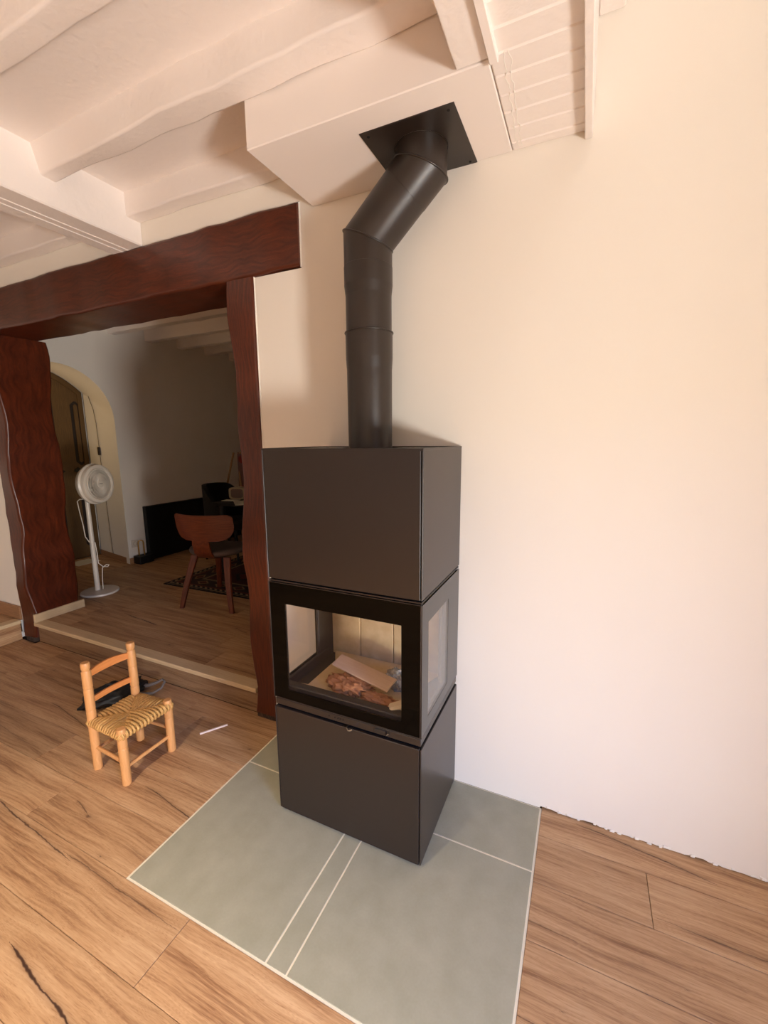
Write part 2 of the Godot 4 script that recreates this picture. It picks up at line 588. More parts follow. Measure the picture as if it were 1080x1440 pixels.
func bar_between(g: Geo, a: Vector3, b: Vector3, r0: float, r1: float, seg := 12) -> void:
	g.tube([a, a.lerp(b, 0.5), b], [r0, (r0 + r1) * 0.5, r1], seg)

func plank(parent: Node, x0: float, x1: float, z0: float, z1: float, y: float, ox: float, oz: float, variant: int, flipped := false) -> void:
	# ox, oz: where the uncut plank begins, so that cut planks keep their place in the picture
	var g := Geo.new()
	g.box(Vector3(x0 + 0.0007, y - 0.012, z0 + 0.0007), Vector3(x1 - 0.0007, y, z1 - 0.0007), 0.0012)
	for k in g.t.size():
		var uu := (g.v[k].x - ox) / 1.38
		var vv := clampf((g.v[k].z - oz) / 0.192, 0.004, 0.996)
		g.t[k] = Vector2(1.0 - uu, 1.0 - vv) if flipped else Vector2(uu, vv)
	put("plank", g, M.oak[variant], parent)

func build_floor() -> void:
	var fl := struct("floor", "oak plank floor of the front room")
	part_box("subfloor", Vector3(-3.95, -0.08, -0.04), Vector3(2.25, -0.0125, 4.65), 0.0, M.groove, fl)
	# joints read off the photograph: row number -> an end joint and what each plank looks like
	var known := {0: [0.80, {}], 1: [-1.83, {-2: 4, -1: 6, 0: 5, 1: 6}], 2: [-0.62, {-2: 3, -1: 4, 0: 6}], 3: [-2.31, {-1: 5, 0: 3, 1: 6, 2: 4}], 4: [-1.98, {-1: 4, 0: 0, 1: 5}], 5: [-1.05, {-2: 4, -1: 1, 0: 4, 1: 5}], 6: [-2.15, {-1: 1, 0: 2, 1: 6}], 7: [-1.25, {-1: 4, 0: 3}]}
	for row in 25:
		var z0 := 0.133 + 0.192 * (row - 1)
		var z1 := minf(z0 + 0.192, 4.6)
		var start: float = known[row][0] if known.has(row) else rng.randf_range(-3.0, -1.7)
		var kinds: Dictionary = known[row][1] if known.has(row) else {}
		for k in range(-4, 6):
			var ox := start + 1.38 * k
			if row == 1 and k >= 1:
				ox = 0.283 + 1.38 * (k - 2)   # the row starts afresh beyond the hearth
			var x0 := maxf(ox, -3.863 if row > 0 else -3.695)
			var x1 := minf(ox + 1.38, 2.2)
			if x1 - x0 < 0.02:
				continue
			var variant: int = kinds[k] if kinds.has(k) else rng.randi_range(0, 6)
			var flipped := not kinds.has(k) and rng.randf() < 0.5
			var za := maxf(z0, -0.018)
			if z0 < 0.88:
				if x0 < -1.361:
					plank(fl, x0, minf(x1, -1.361), za, z1, 0.0, ox, z0, variant, flipped)
				if x1 > -0.073:
					plank(fl, maxf(x0, -0.073), x1, za, z1, 0.0, ox, z0, variant, flipped)
			else:
				plank(fl, x0, x1, maxf(za, 0.901), z1, 0.0, ox, z0, variant, flipped)
	plank(fl, -3.863, -3.695, 0.012, 0.133, 0.0, -4.6, -0.059, 4)
	# the raised floor: dining room beyond the doorway, and the platform left of the corner post
	var up := struct("floor_001", "oak plank floor one step up")
	part_box("subfloor", Vector3(-4.6, STEP - 0.1, -4.1), Vector3(-0.4, STEP - 0.0125, -0.04), 0.0, M.groove, up)
	part_box("subfloor", Vector3(-5.7, STEP - 0.1, 0.0), Vector3(-3.882, STEP - 0.0125, 4.65), 0.0, M.groove, up)
	part_box("subfloor", Vector3(-5.6, STEP - 0.1, -1.7), Vector3(-4.6, STEP - 0.0125, 0.0), 0.0, M.groove, up)
	for row in 21:
		var z1 := -0.076 - 0.192 * row
		var start := rng.randf_range(-5.4, -4.6)
		for k in 4:
			var x0 := start + 1.38 * k
			var a := maxf(x0, -4.53)
			var b := minf(x0 + 1.38, -0.5)
			if b - a > 0.02:
				plank(up, a, b, z1 - 0.192, z1, STEP, x0, z1 - 0.192, rng.randi_range(0, 6), rng.randf() < 0.5)
	for row in 8:
		var z1 := -0.12 - 0.192 * row
		plank(up, -5.3, -4.53, z1 - 0.192, z1, STEP, -5.6, z1 - 0.192, rng.randi_range(3, 6))
	for row in 12:
		var z0 := 0.0 + 0.192 * row
		plank(up, -5.31, -3.931, z0, z0 + 0.192, STEP, -5.31, z0, rng.randi_range(0, 6))
	# step edge: oak riser under a pale nosing
	var st := struct("trim_1", "pale nosing and oak riser of the step in the doorway")
	part_box("nosing", Vector3(-3.70, STEP - 0.024, -0.075), Vector3(-1.56, STEP + 0.003, 0.004), 0.003, M.strip, st)
	var rg := Geo.new()
	rg.box(Vector3(-3.70, 0.0, -0.032), Vector3(-1.57, STEP - 0.024, -0.02), 0.001)
	for k in rg.t.size():
		rg.t[k] = Vector2((rg.v[k].x + 3.9) / 1.38, rg.v[k].y / 0.192)
	put("riser", rg, M.riser, st)
	var s2 := struct("trim_2", "pale nosing and oak riser of the platform left of the corner post")
	part_box("nosing", Vector3(-3.930, STEP - 0.024, 0.014), Vector3(-3.850, STEP + 0.003, 4.6), 0.003, M.strip, s2)
	var r2 := Geo.new()
	r2.box(Vector3(-3.880, 0.0, 0.014), Vector3(-3.866, STEP - 0.024, 4.6), 0.001)
	for k in r2.t.size():
		r2.t[k] = Vector2(r2.v[k].z / 1.38, r2.v[k].y / 0.192)
	put("riser", r2, M.oak[4], s2)

func build_hearth() -> void:
	var h := thing("hearth", "grey green stone tile hearth slab set flush in the oak floor under the stove", "hearth", Vector3.ZERO)
	part_box("grout_bed", Vector3(-1.361, -0.02, 0.0), Vector3(-0.073, -0.0012, 0.901), 0.0, M.grout, h)
	var zs := [0.004, 0.292, 0.8945]
	var xs := [-1.356, -0.7535, -0.680, -0.0775]
	var j := 0.0026
	for r in 2:
		if r == 0:
			# back row: narrow tiles, joint at x = -0.68 hidden by the stove
			for c in [[-1.356, -0.68], [-0.68, -0.0775]]:
				part_box("tile", Vector3(c[0] + j, -0.015, zs[0]), Vector3(c[1] - j, 0.0, zs[1] - j), 0.0012, M.tile, h)
		else:
			for c in 3:
				part_box("tile", Vector3(xs[c] + j, -0.015, zs[1] + j), Vector3(xs[c + 1] - j, 0.0 if c != 1 else -0.0004, zs[2]), 0.0012, M.tile, h)

func build_walls() -> void:
	# the stove wall, with the doorway cut out and a ragged plaster foot right of the hearth
	var poly := PackedVector2Array()
	poly.append_array([Vector2(2.4, 5.1), Vector2(-5.7, 5.1), Vector2(-5.7, 0.0), Vector2(-3.91, 0.0), Vector2(-3.91, 0.15), Vector2(-3.848, 0.15), Vector2(-3.848, 2.233), Vector2(-3.96, 2.233), Vector2(-3.96, 2.492), Vector2(-1.160, 2.492), Vector2(-1.160, 2.233), Vector2(-1.421, 2.233), Vector2(-1.421, 0.0), Vector2(-0.08, 0.0)])
	var nz := noise(1.0, 5, 3)
	for k in 110:
		var x := -0.078 + 1.6 * k / 110.0
		poly.append(Vector2(x, 0.002 + 0.004 * maxf(0.0, nz.get_noise_1d(x * 22.0)) + (0.006 * smooth(0.1, 0.4, nz.get_noise_1d(x * 7.0 + 40.0)))))
	poly.append(Vector2(2.4, 0.002))
	var g := Geo.new()
	g.prism(poly, -0.33, 0.0, func(p: Vector2, d: float) -> Vector3: return Vector3(p.x, p.y, d))
	struct("wall_back", "", g, M.plaster)
	# crumbs of render left along the foot of the wall
	var cr := Geo.new()
	for k in 46:
		var x := rng.randf_range(-0.05, 1.0)
		var s := rng.randf_range(0.0015, 0.0045)
		var c := Vector3(x, rng.randf_range(0.0, 0.014), 0.0015)
		cr.box(c - Vector3(s * 1.8, s, s * 0.6), c + Vector3(s * 1.8, s, s * 0.6), s * 0.4, Transform3D.IDENTITY)
	var co := struct("trim_3", "crumbly plaster edge along the foot of the wall", cr, M.caulk)
	co.set_meta("kind", "structure")
	# right wall with a glazed terrace door that lights the room
	var r := Geo.new()
	r.box(Vector3(2.2, 0.0, -0.33), Vector3(2.4, 5.1, 1.81))
	r.box(Vector3(2.2, 0.0, 3.0), Vector3(2.4, 5.1, 4.8))
	r.box(Vector3(2.2, 2.15, 1.81), Vector3(2.4, 5.1, 3.0))
	struct("wall_right", "", r, M.plaster)
	var d := struct("door_1", "glazed terrace door in the right wall")
	var fg := Geo.new()
	for z in [[1.765, 1.812], [2.95, 3.0]]:
		fg.box(Vector3(2.26, 0.0, z[0]), Vector3(2.32, 2.15, z[1]), 0.004)
	for y in [[0.0, 0.09], [2.07, 2.15]]:
		fg.box(Vector3(2.265, y[0], 1.812), Vector3(2.315, y[1], 2.95), 0.004)
	put("door_frame", fg, M.paint, d)
	for z in [[1.812, 2.95]]:
		part_box("pane", Vector3(2.288, 0.09, z[0]), Vector3(2.292, 2.07, z[1]), 0.0, M.glass, d)
	var f := Geo.new()
	f.box(Vector3(-5.7, 0.0, 4.6), Vector3(-2.95, 5.1, 4.8))
	f.box(Vector3(-1.45, 0.0, 4.6), Vector3(2.4, 5.1, 4.8))
	f.box(Vector3(-2.95, 0.0, 4.6), Vector3(-1.45, 0.9, 4.8))
	f.box(Vector3(-2.95, 2.0, 4.6), Vector3(-1.45, 5.1, 4.8))
	struct("wall_front", "", f, M.plaster)
	var wn := struct("window_1", "casement window in the front wall")
	var wf := Geo.new()
	for xx in [[-2.95, -2.88], [-2.24, -2.16], [-1.52, -1.45]]:
		wf.box(Vector3(xx[0], 0.9, 4.66), Vector3(xx[1], 2.0, 4.72), 0.004)
	for yy in [[0.9, 0.97], [1.93, 2.0]]:
		wf.box(Vector3(-2.88, yy[0], 4.665), Vector3(-1.52, yy[1], 4.715), 0.004)
	put("window_frame", wf, M.paint, wn)
	for xx in [[-2.88, -2.24], [-2.16, -1.52]]:
		part_box("pane", Vector3(xx[0], 0.97, 4.688), Vector3(xx[1], 1.93, 4.692), 0.0, M.glass, wn)
	var l := Geo.new()
	l.box(Vector3(-5.7, 0.0, 0.0), Vector3(-5.5, 5.1, 4.8))
	struct("wall_left", "", l, M.plaster)
	var b := Geo.new()
	b.box(Vector3(-5.5, STEP + 0.001, 0.0005), Vector3(-3.853, 0.266, 0.013), 0.003)
	struct("baseboard_back", "oak skirting at the foot of the wall left of the post", b, M.skirt)
	# terrace outside the glazed door
	var te := Geo.new()
	te.box(Vector3(2.4, -0.12, -1.5), Vector3(8.0, -0.03, 6.0))
	struct("floor_002", "pale terrace outside the glazed door", te, M.grout)

	# dining room: arched wall (faces +x), far wall and side wall
	var cz := -0.82
	var outer := PackedVector2Array()   # (z, y) of the arch on the room side, then on the door side
	var inner := PackedVector2Array()
	outer.append(Vector2(cz + 0.525, STEP)); inner.append(Vector2(cz + 0.667, STEP))
	for k in 33:
		var a := PI * k / 32.0
		outer.append(Vector2(cz + 0.525 * cos(a), 1.71 + 0.525 * sin(a)))
		var zi := 0.667 * cos(a)
		inner.append(Vector2(cz + zi, minf(1.362 + sqrt(0.959 * 0.959 - zi * zi), 1.71 + 0.70 * sin(a) + 0.35)))
	outer.append(Vector2(cz - 0.525, STEP)); inner.append(Vector2(cz - 0.667, STEP))
	var pg := PackedVector2Array([Vector2(-0.2, STEP - 0.1), Vector2(-0.2, 2.9), Vector2(-4.2, 2.9), Vector2(-4.2, STEP - 0.1), Vector2(cz - 0.525, STEP - 0.1)])
	for k in range(outer.size() - 1, -1, -1):
		pg.append(outer[k])
	pg.append(Vector2(cz + 0.525, STEP - 0.1))
	var w := Geo.new()
	var idx := Geometry2D.triangulate_polygon(pg)
	for k in range(0, idx.size(), 3):
		var q := []
		for m in 3:
			q.append(Vector3(-4.53, pg[idx[k + m]].y, pg[idx[k + m]].x))
		w.tri(q[0], q[1], q[2], Vector3.RIGHT, Vector3.RIGHT, Vector3.RIGHT)
	var rows := []
	for s in 5:
		var line := PackedVector3Array()
		for k in outer.size():
			var p := outer[k].lerp(inner[k], s / 4.0)
			line.append(Vector3(lerpf(-4.53, -5.25, s / 4.0), p.y, p.x))
		rows.append(line)
	w.grid(rows, false)
	w.box(Vector3(-5.45, STEP - 0.1, -4.2), Vector3(-5.32, 2.9, 0.0))
	w.box(Vector3(-5.32, 2.75, -4.2), Vector3(-4.53, 2.9, -0.33))
	w.box(Vector3(-5.32, STEP - 0.1, -4.2), Vector3(-4.6, 2.75, -1.7))
	struct("wall_arch", "", w, M.plaster)
	var fw := Geo.new()
	fw.box(Vector3(-4.6, 0.0, -4.2), Vector3(-0.4, 2.9, -4.0))
	struct("wall_far", "", fw, M.plaster)
	var sw := Geo.new()
	sw.box(Vector3(-0.6, 0.0, -4.0), Vector3(-0.4, 2.9, -0.33))
	struct("wall_side", "", sw, M.plaster)
	var bb := Geo.new()
	bb.prism(PackedVector2Array([Vector2(-4.522, -1.37), Vector2(-4.522, -1.345), Vector2(-5.24, -1.473), Vector2(-5.24, -1.50)]), STEP, STEP + 0.065, func(p: Vector2, dd: float) -> Vector3: return Vector3(p.x, dd, p.y))
	bb.box(Vector3(-4.53, STEP, -1.55), Vector3(-4.518, STEP + 0.065, -1.345), 0.002)
	struct("baseboard_arch", "oak skirting of the arch reveal", bb, M.skirt)
	build_arch_door(cz)

func build_arch_door(cz: float) -> void:
	var d := struct("door_2", "dark panelled wooden double door at the back of the arch")
	var x := -5.29
	# frame and leaves follow the flat arch; the leaves meet at the middle
	var arch := func(z: float, drop: float) -> float: return 1.362 + sqrt(maxf(0.0, 0.959 * 0.959 - (z - cz) * (z - cz))) - drop
	for s in [-1.0, 1.0]:
		var lp := PackedVector2Array()
		lp.append(Vector2(cz + s * 0.006, STEP + 0.006))
		for k in 9:
			var z: float = cz + s * lerpf(0.006, 0.645, k / 8.0)
			lp.append(Vector2(z, arch.call(z, 0.06)))
		lp.append(Vector2(cz + s * 0.645, STEP + 0.006))
		var g := Geo.new()
		g.prism(lp, x - 0.02, x + 0.012, func(p: Vector2, dd: float) -> Vector3: return Vector3(dd, p.y, p.x))
		for k in g.t.size():
			g.t[k] = Vector2(g.t[k].y, g.t[k].x)
		var leaf := put("door_leaf", g, M.door_wood, d)
		# each leaf: two tall clipped panels above, two below, each set in a dark groove
		for col in [[0.05, 0.345], [0.525, 0.63]]:
			for lev in 2:
				var za: float = cz + s * col[0]
				var zb: float = cz + s * col[1]
				var y0 := 1.24 if lev == 1 else STEP + 0.12
				var y1 := minf(arch.call(za, 0.14), arch.call(zb, 0.13)) if lev == 1 else 1.13
				for q in 2:
					var ins := 0.0 if q == 0 else 0.032
					var zl := minf(za, zb) + ins
					var zh := maxf(za, zb) - ins
					var cut := minf(0.07, (zh - zl) * 0.4)
					var pp := PackedVector2Array([Vector2(zl + cut, y0 + ins), Vector2(zh - cut, y0 + ins), Vector2(zh, y0 + ins + cut), Vector2(zh, y1 - ins - cut), Vector2(zh - cut, y1 - ins), Vector2(zl + cut, y1 - ins), Vector2(zl, y1 - ins - cut), Vector2(zl, y0 + ins + cut)])
					var pgm := Geo.new()
					pgm.prism(pp, x + 0.010, x + (0.0135 if q == 0 else 0.022), func(p: Vector2, dd: float) -> Vector3: return Vector3(dd, p.y, p.x))
					for k in pgm.t.size():
						pgm.t[k] = Vector2(pgm.t[k].y, pgm.t[k].x)
					put("panel_groove" if q == 0 else "panel", pgm, M.door_dark if q == 0 else M.door_wood, leaf)
		var ig := Geo.new()
		for zc in [0.34, 0.53]:
			var zz: float = cz + s * zc
			ig.prism(PackedVector2Array([Vector2(zz - 0.05, 1.18), Vector2(zz, 1.15), Vector2(zz + 0.05, 1.18), Vector2(zz, 1.215)]), x + 0.012, x + 0.03, func(p: Vector2, dd: float) -> Vector3: return Vector3(dd, p.y, p.x))
		put("iron_stud", ig, M.iron, leaf)
	var fr := []
	for k in 25:
		var z := cz + 0.66 * cos(PI * k / 24.0)
		fr.append(Vector2(z, arch.call(z, 0.0)))
	var fgm := Geo.new()
	var full := [Vector2(cz + 0.66, STEP)] + fr + [Vector2(cz - 0.66, STEP)]
	var rows := []
	for off in [[0.0, -0.03], [0.0, 0.025], [0.055, 0.025], [0.055, -0.03]]:
		var line := PackedVector3Array()
		for p in full:
			var dir: Vector2 = (Vector2(cz, minf(p.y, 1.7)) - p).normalized()
			line.append(Vector3(x + off[1], p.y + dir.y * off[0], p.x + dir.x * off[0]))
		rows.append(line)
	for k in 3:
		fgm.grid([rows[k], rows[k + 1]], false)
	put("door_frame", fgm, M.door_wood, d)

func build_ceiling() -> void:
	var ce := struct("ceiling", "white painted ceiling of beams and boards")
	part_box("ceiling_board", Vector3(-5.6, CEIL_Y, -0.02), Vector3(-0.372, 2.84, 4.65), 0.0, M.paint, ce)
	part_box("ceiling_board", Vector3(-5.4, 2.74, -4.1), Vector3(-0.4, 2.9, -0.32), 0.0, M.paint, ce)
	# joists along the wall, hewn and limewashed
	var js := [[0.0, 0.083, 6], [0.393, 0.487, 1], [0.785, 0.862, 2], [1.19, 1.275, 3], [1.59, 1.68, 4], [2.0, 2.085, 5], [2.4, 2.49, 6], [2.8, 2.89, 7], [3.2, 3.29, 8], [3.6, 3.69, 9], [4.0, 4.09, 10], [4.4, 4.49, 11]]
	for j in js:
		var z0: float = j[0]
		var bend = null
		if j[2] == 1:
			# this one loses its front lower edge towards its left end
			bend = func(p: Vector3) -> Vector3:
				if p.z > 0.44 and p.y < 2.64:
					var s := smooth(-1.25, -2.1, p.x)
					p.z -= 0.030 * s
				return p
		put("joist", hewn(Vector3(-5.5, JOIST_Y, z0), Vector3(-0.36, CEIL_Y + 0.03, j[1]), 0, j[2] * 7, 0.008 if j[2] < 5 else 0.006, 0.010, bend), M.paint, ce)
	var g := Geo.new()
	g.box(Vector3(-2.35, 2.49, 0.0), Vector3(-2.13, CEIL_Y + 0.02, 4.62), 0.006)
	put("girder", g, M.paint, ce)
	var lip := Geo.new()
	lip.box(Vector3(-2.355, 2.487, 0.0), Vector3(-2.28, 2.50, 4.62), 0.003)
	lip.box(Vector3(-2.25, 2.487, 0.0), Vector3(-2.235, 2.50, 4.62), 0.002)
	put("girder_batten", lip, M.paint, ce)
	put("girder", hewn(Vector3(-0.372, 2.457, 0.4), Vector3(-0.284, 2.75, 4.62), 2, 71, 0.003, 0.005), M.paint, ce)
	part_box("batten", Vector3(-0.285, 2.441, 0.395), Vector3(-0.262, 2.47, 4.62), 0.002, M.paint, ce)
	part_box("batten", Vector3(-0.064, 2.432, 0.002), Vector3(-0.042, 2.60, 4.62), 0.002, M.paint, ce)
	# matchboards right of the girder
	var edges := [0.002, 0.045, 0.118, 0.189, 0.261, 0.332, 0.404, 0.476]
	while edges[-1] < 4.5:
		edges.append(edges[-1] + 0.072)
	for k in edges.size() - 1:
		part_box("matchboard", Vector3(-0.286, SOFFIT_Y, edges[k]), Vector3(-0.060, SOFFIT_Y + 0.016, edges[k + 1]), 0.0042, M.paint, ce, Vector2(k * 0.2, 0))
	# old caulk lines on the boards beside the chase
	var ck := Geo.new()
	var nz := noise(1.0, 19, 3)
	for line in [-0.236, -0.250]:
		var pts := []
		for k in 46:
			var z := 0.02 + 0.0085 * k
			pts.append(Vector3(line - 0.02 * (1.0 - z / 0.40) + 0.008 * nz.get_noise_2d(z * 20.0, line * 99.0), SOFFIT_Y + 0.0005, z))
		ck.tube(pts, 0.0013, 5)
	put("caulk_bead", ck, M.caulk, ce)
	# upper storey: floor thickness over the boards, edge beam, stair void
	part_box("upper_floor", Vector3(-0.372, SOFFIT_Y + 0.0165, -0.01), Vector3(-0.046, 2.84, 4.65), 0.0, M.paint, ce)
	part_box("edge_beam", Vector3(-0.046, 2.757, 0.0), Vector3(0.026, 3.0, 4.62), 0.004, M.paint, ce)
	for vc in [[-0.3, 0.48, -0.1, 4.8], [1.82, 2.4, -0.1, 4.8], [0.48, 1.82, -0.1, 1.22], [0.48, 1.82, 3.18, 4.8]]:
		part_box("void_ceiling", Vector3(vc[0], 4.9, vc[2]), Vector3(vc[1], 5.1, vc[3]), 0.0, M.plaster, ce)
	var rl := struct("window_2", "rooflight over the stair void")
	var rf := Geo.new()
	for xx in [[0.48, 0.55], [1.75, 1.82]]:
		rf.box(Vector3(xx[0], 4.93, 1.22), Vector3(xx[1], 5.0, 3.18), 0.004)
	for zz in [[1.22, 1.29], [3.11, 3.18]]:
		rf.box(Vector3(0.55, 4.935, zz[0]), Vector3(1.75, 4.995, zz[1]), 0.004)
	put("window_frame", rf, M.paint, rl)
	part_box("pane", Vector3(0.55, 4.965, 1.29), Vector3(1.75, 4.97, 3.11), 0.0, M.glass, rl)
	var vw := Geo.new()
	vw.box(Vector3(-0.16, 2.841, 0.0), Vector3(-0.047, 4.9, 4.6))
	struct("wall_void", "", vw, M.plaster)
	# dining room joists
	for k in 8:
		var z := -0.95 - 0.42 * k
		put("joist", hewn(Vector3(-4.6, 2.60, z - 0.085), Vector3(-0.5, 2.76, z), 0, 300 + k, 0.006, 0.008), M.paint, ce)
	# boxed chase that carries the flue
	var so := Geo.new()
	so.box(Vector3(-1.091, SOFFIT_Y, 0.001), Vector3(-0.288, CEIL_Y + 0.02, 0.392), 0.003)
	struct("trim_4", "white boxed chase between the wall and the beams, holding the flue plate", so, M.soffit)

func build_timber() -> void:
	var p1 := thing("timber_post", "reddish brown timber corner post with wavy edges at the left of the doorway", "post", Vector3(-3.775, 0, -0.16))
	var bend := func(p: Vector3) -> Vector3:
		# waney front edge, swelling and narrowing up the post
		if p.z > -0.05 and p.x > -3.76:
			p.z -= 0.012 * sin(p.y * 9.0) + 0.008
			p.x += 0.012 * sin(p.y * 7.3 + 1.0)
		if p.z < -0.26 and p.x > -3.76:
			p.z += 0.014 * sin(p.y * 8.0 + 0.6)
		return p
	var g := hewn(Vector3(-3.845, 0.035, -0.338), Vector3(-3.705, 2.236, 0.010), 1, 401, 0.010, 0.016, bend)
	for k in g.v.size():
		g.v[k] -= p1.position
	put("shaft", g, M.timber, p1)
	var foot := hewn(Vector3(-3.835, 0.0, -0.10), Vector3(-3.715, 0.036, 0.004), 1, 403, 0.006, 0.012)
	for k in foot.v.size():
		foot.v[k] -= p1.position
	var fo := put("raw_foot", foot, M.raw_end, p1)
	fo.set_meta("label", "bare chipped foot of the post")
	var p2 := thing("timber_post", "narrow reddish brown timber post between the doorway and the black stove", "post", Vector3(-1.50, 0, -0.16))
	var bend2 := func(p: Vector3) -> Vector3:
		if p.x < -1.5:
			p.x += 0.012 * sin(p.y * 5.0 + 0.4) + 0.010 * sin(p.y * 11.0)
		return p
	var g2 := hewn(Vector3(-1.568, 0.03, -0.31), Vector3(-1.4225, 2.236, 0.012), 1, 411, 0.006, 0.010, bend2)
	for k in g2.v.size():
		g2.v[k] -= p2.position
	put("shaft", g2, M.timber, p2)
	var ft2 := hewn(Vector3(-1.556, 0.0, -0.12), Vector3(-1.43, 0.031, 0.006), 1, 413, 0.008, 0.010)
	for k in ft2.v.size():
		ft2.v[k] -= p2.position
	put("raw_foot", ft2, M.raw_end, p2)
	var bm := hewn(Vector3(-3.958, 2.2365, -0.302), Vector3(-1.1615, 2.490, 0.016), 0, 421, 0.008, 0.014)
	var o := put("timber_lintel", bm, M.timber)
	tag(o, "heavy reddish brown timber beam lying across both posts over the doorway", "beam")
	# white caulk between the timber and the plaster
	var ck := Geo.new()
	ck.tube([Vector3(-1.4205, 0.02, 0.001), Vector3(-1.4205, 1.1, 0.001), Vector3(-1.4205, 2.236, 0.001)], 0.0035, 6)
	ck.tube([Vector3(-1.1600, 2.236, 0.001), Vector3(-1.1600, 2.36, 0.001), Vector3(-1.1600, 2.488, 0.001)], 0.004, 6)
	struct("trim_5", "white caulk line between timber frame and plaster", ck, M.caulk)
	# skirting strip along the foot of the corner post
	part_box("post_strip", Vector3(-3.704, STEP, -0.362), Vector3(-3.684, STEP + 0.066, 0.0), 0.003, M.strip, get_node("trim_1"))

func panel_box(called: String, parent: Node, x0: float, x1: float, y0: float, y1: float, z0: float, z1: float) -> void:
	# a stove casing of front, side and top sheets with the seams between them
	var a := Geo.new()
	a.box(Vector3(x0 + 0.004, y0, z0), Vector3(x1 - 0.004, y1, z1 - 0.014), 0.0)
	put(called + "_core", a, M.dark_gap, parent)
	part_box("front_panel", Vector3(x0 + 0.006, y0, z1 - 0.012), Vector3(x1 - 0.008, y1, z1), 0.0015, M.steel, parent)
	part_box("side_panel", Vector3(x1 - 0.005, y0, z0), Vector3(x1, y1, z1), 0.0015, M.steel, parent)
	part_box("side_panel", Vector3(x0, y0, z0), Vector3(x0 + 0.004, y1, z1), 0.0015, M.steel, parent)

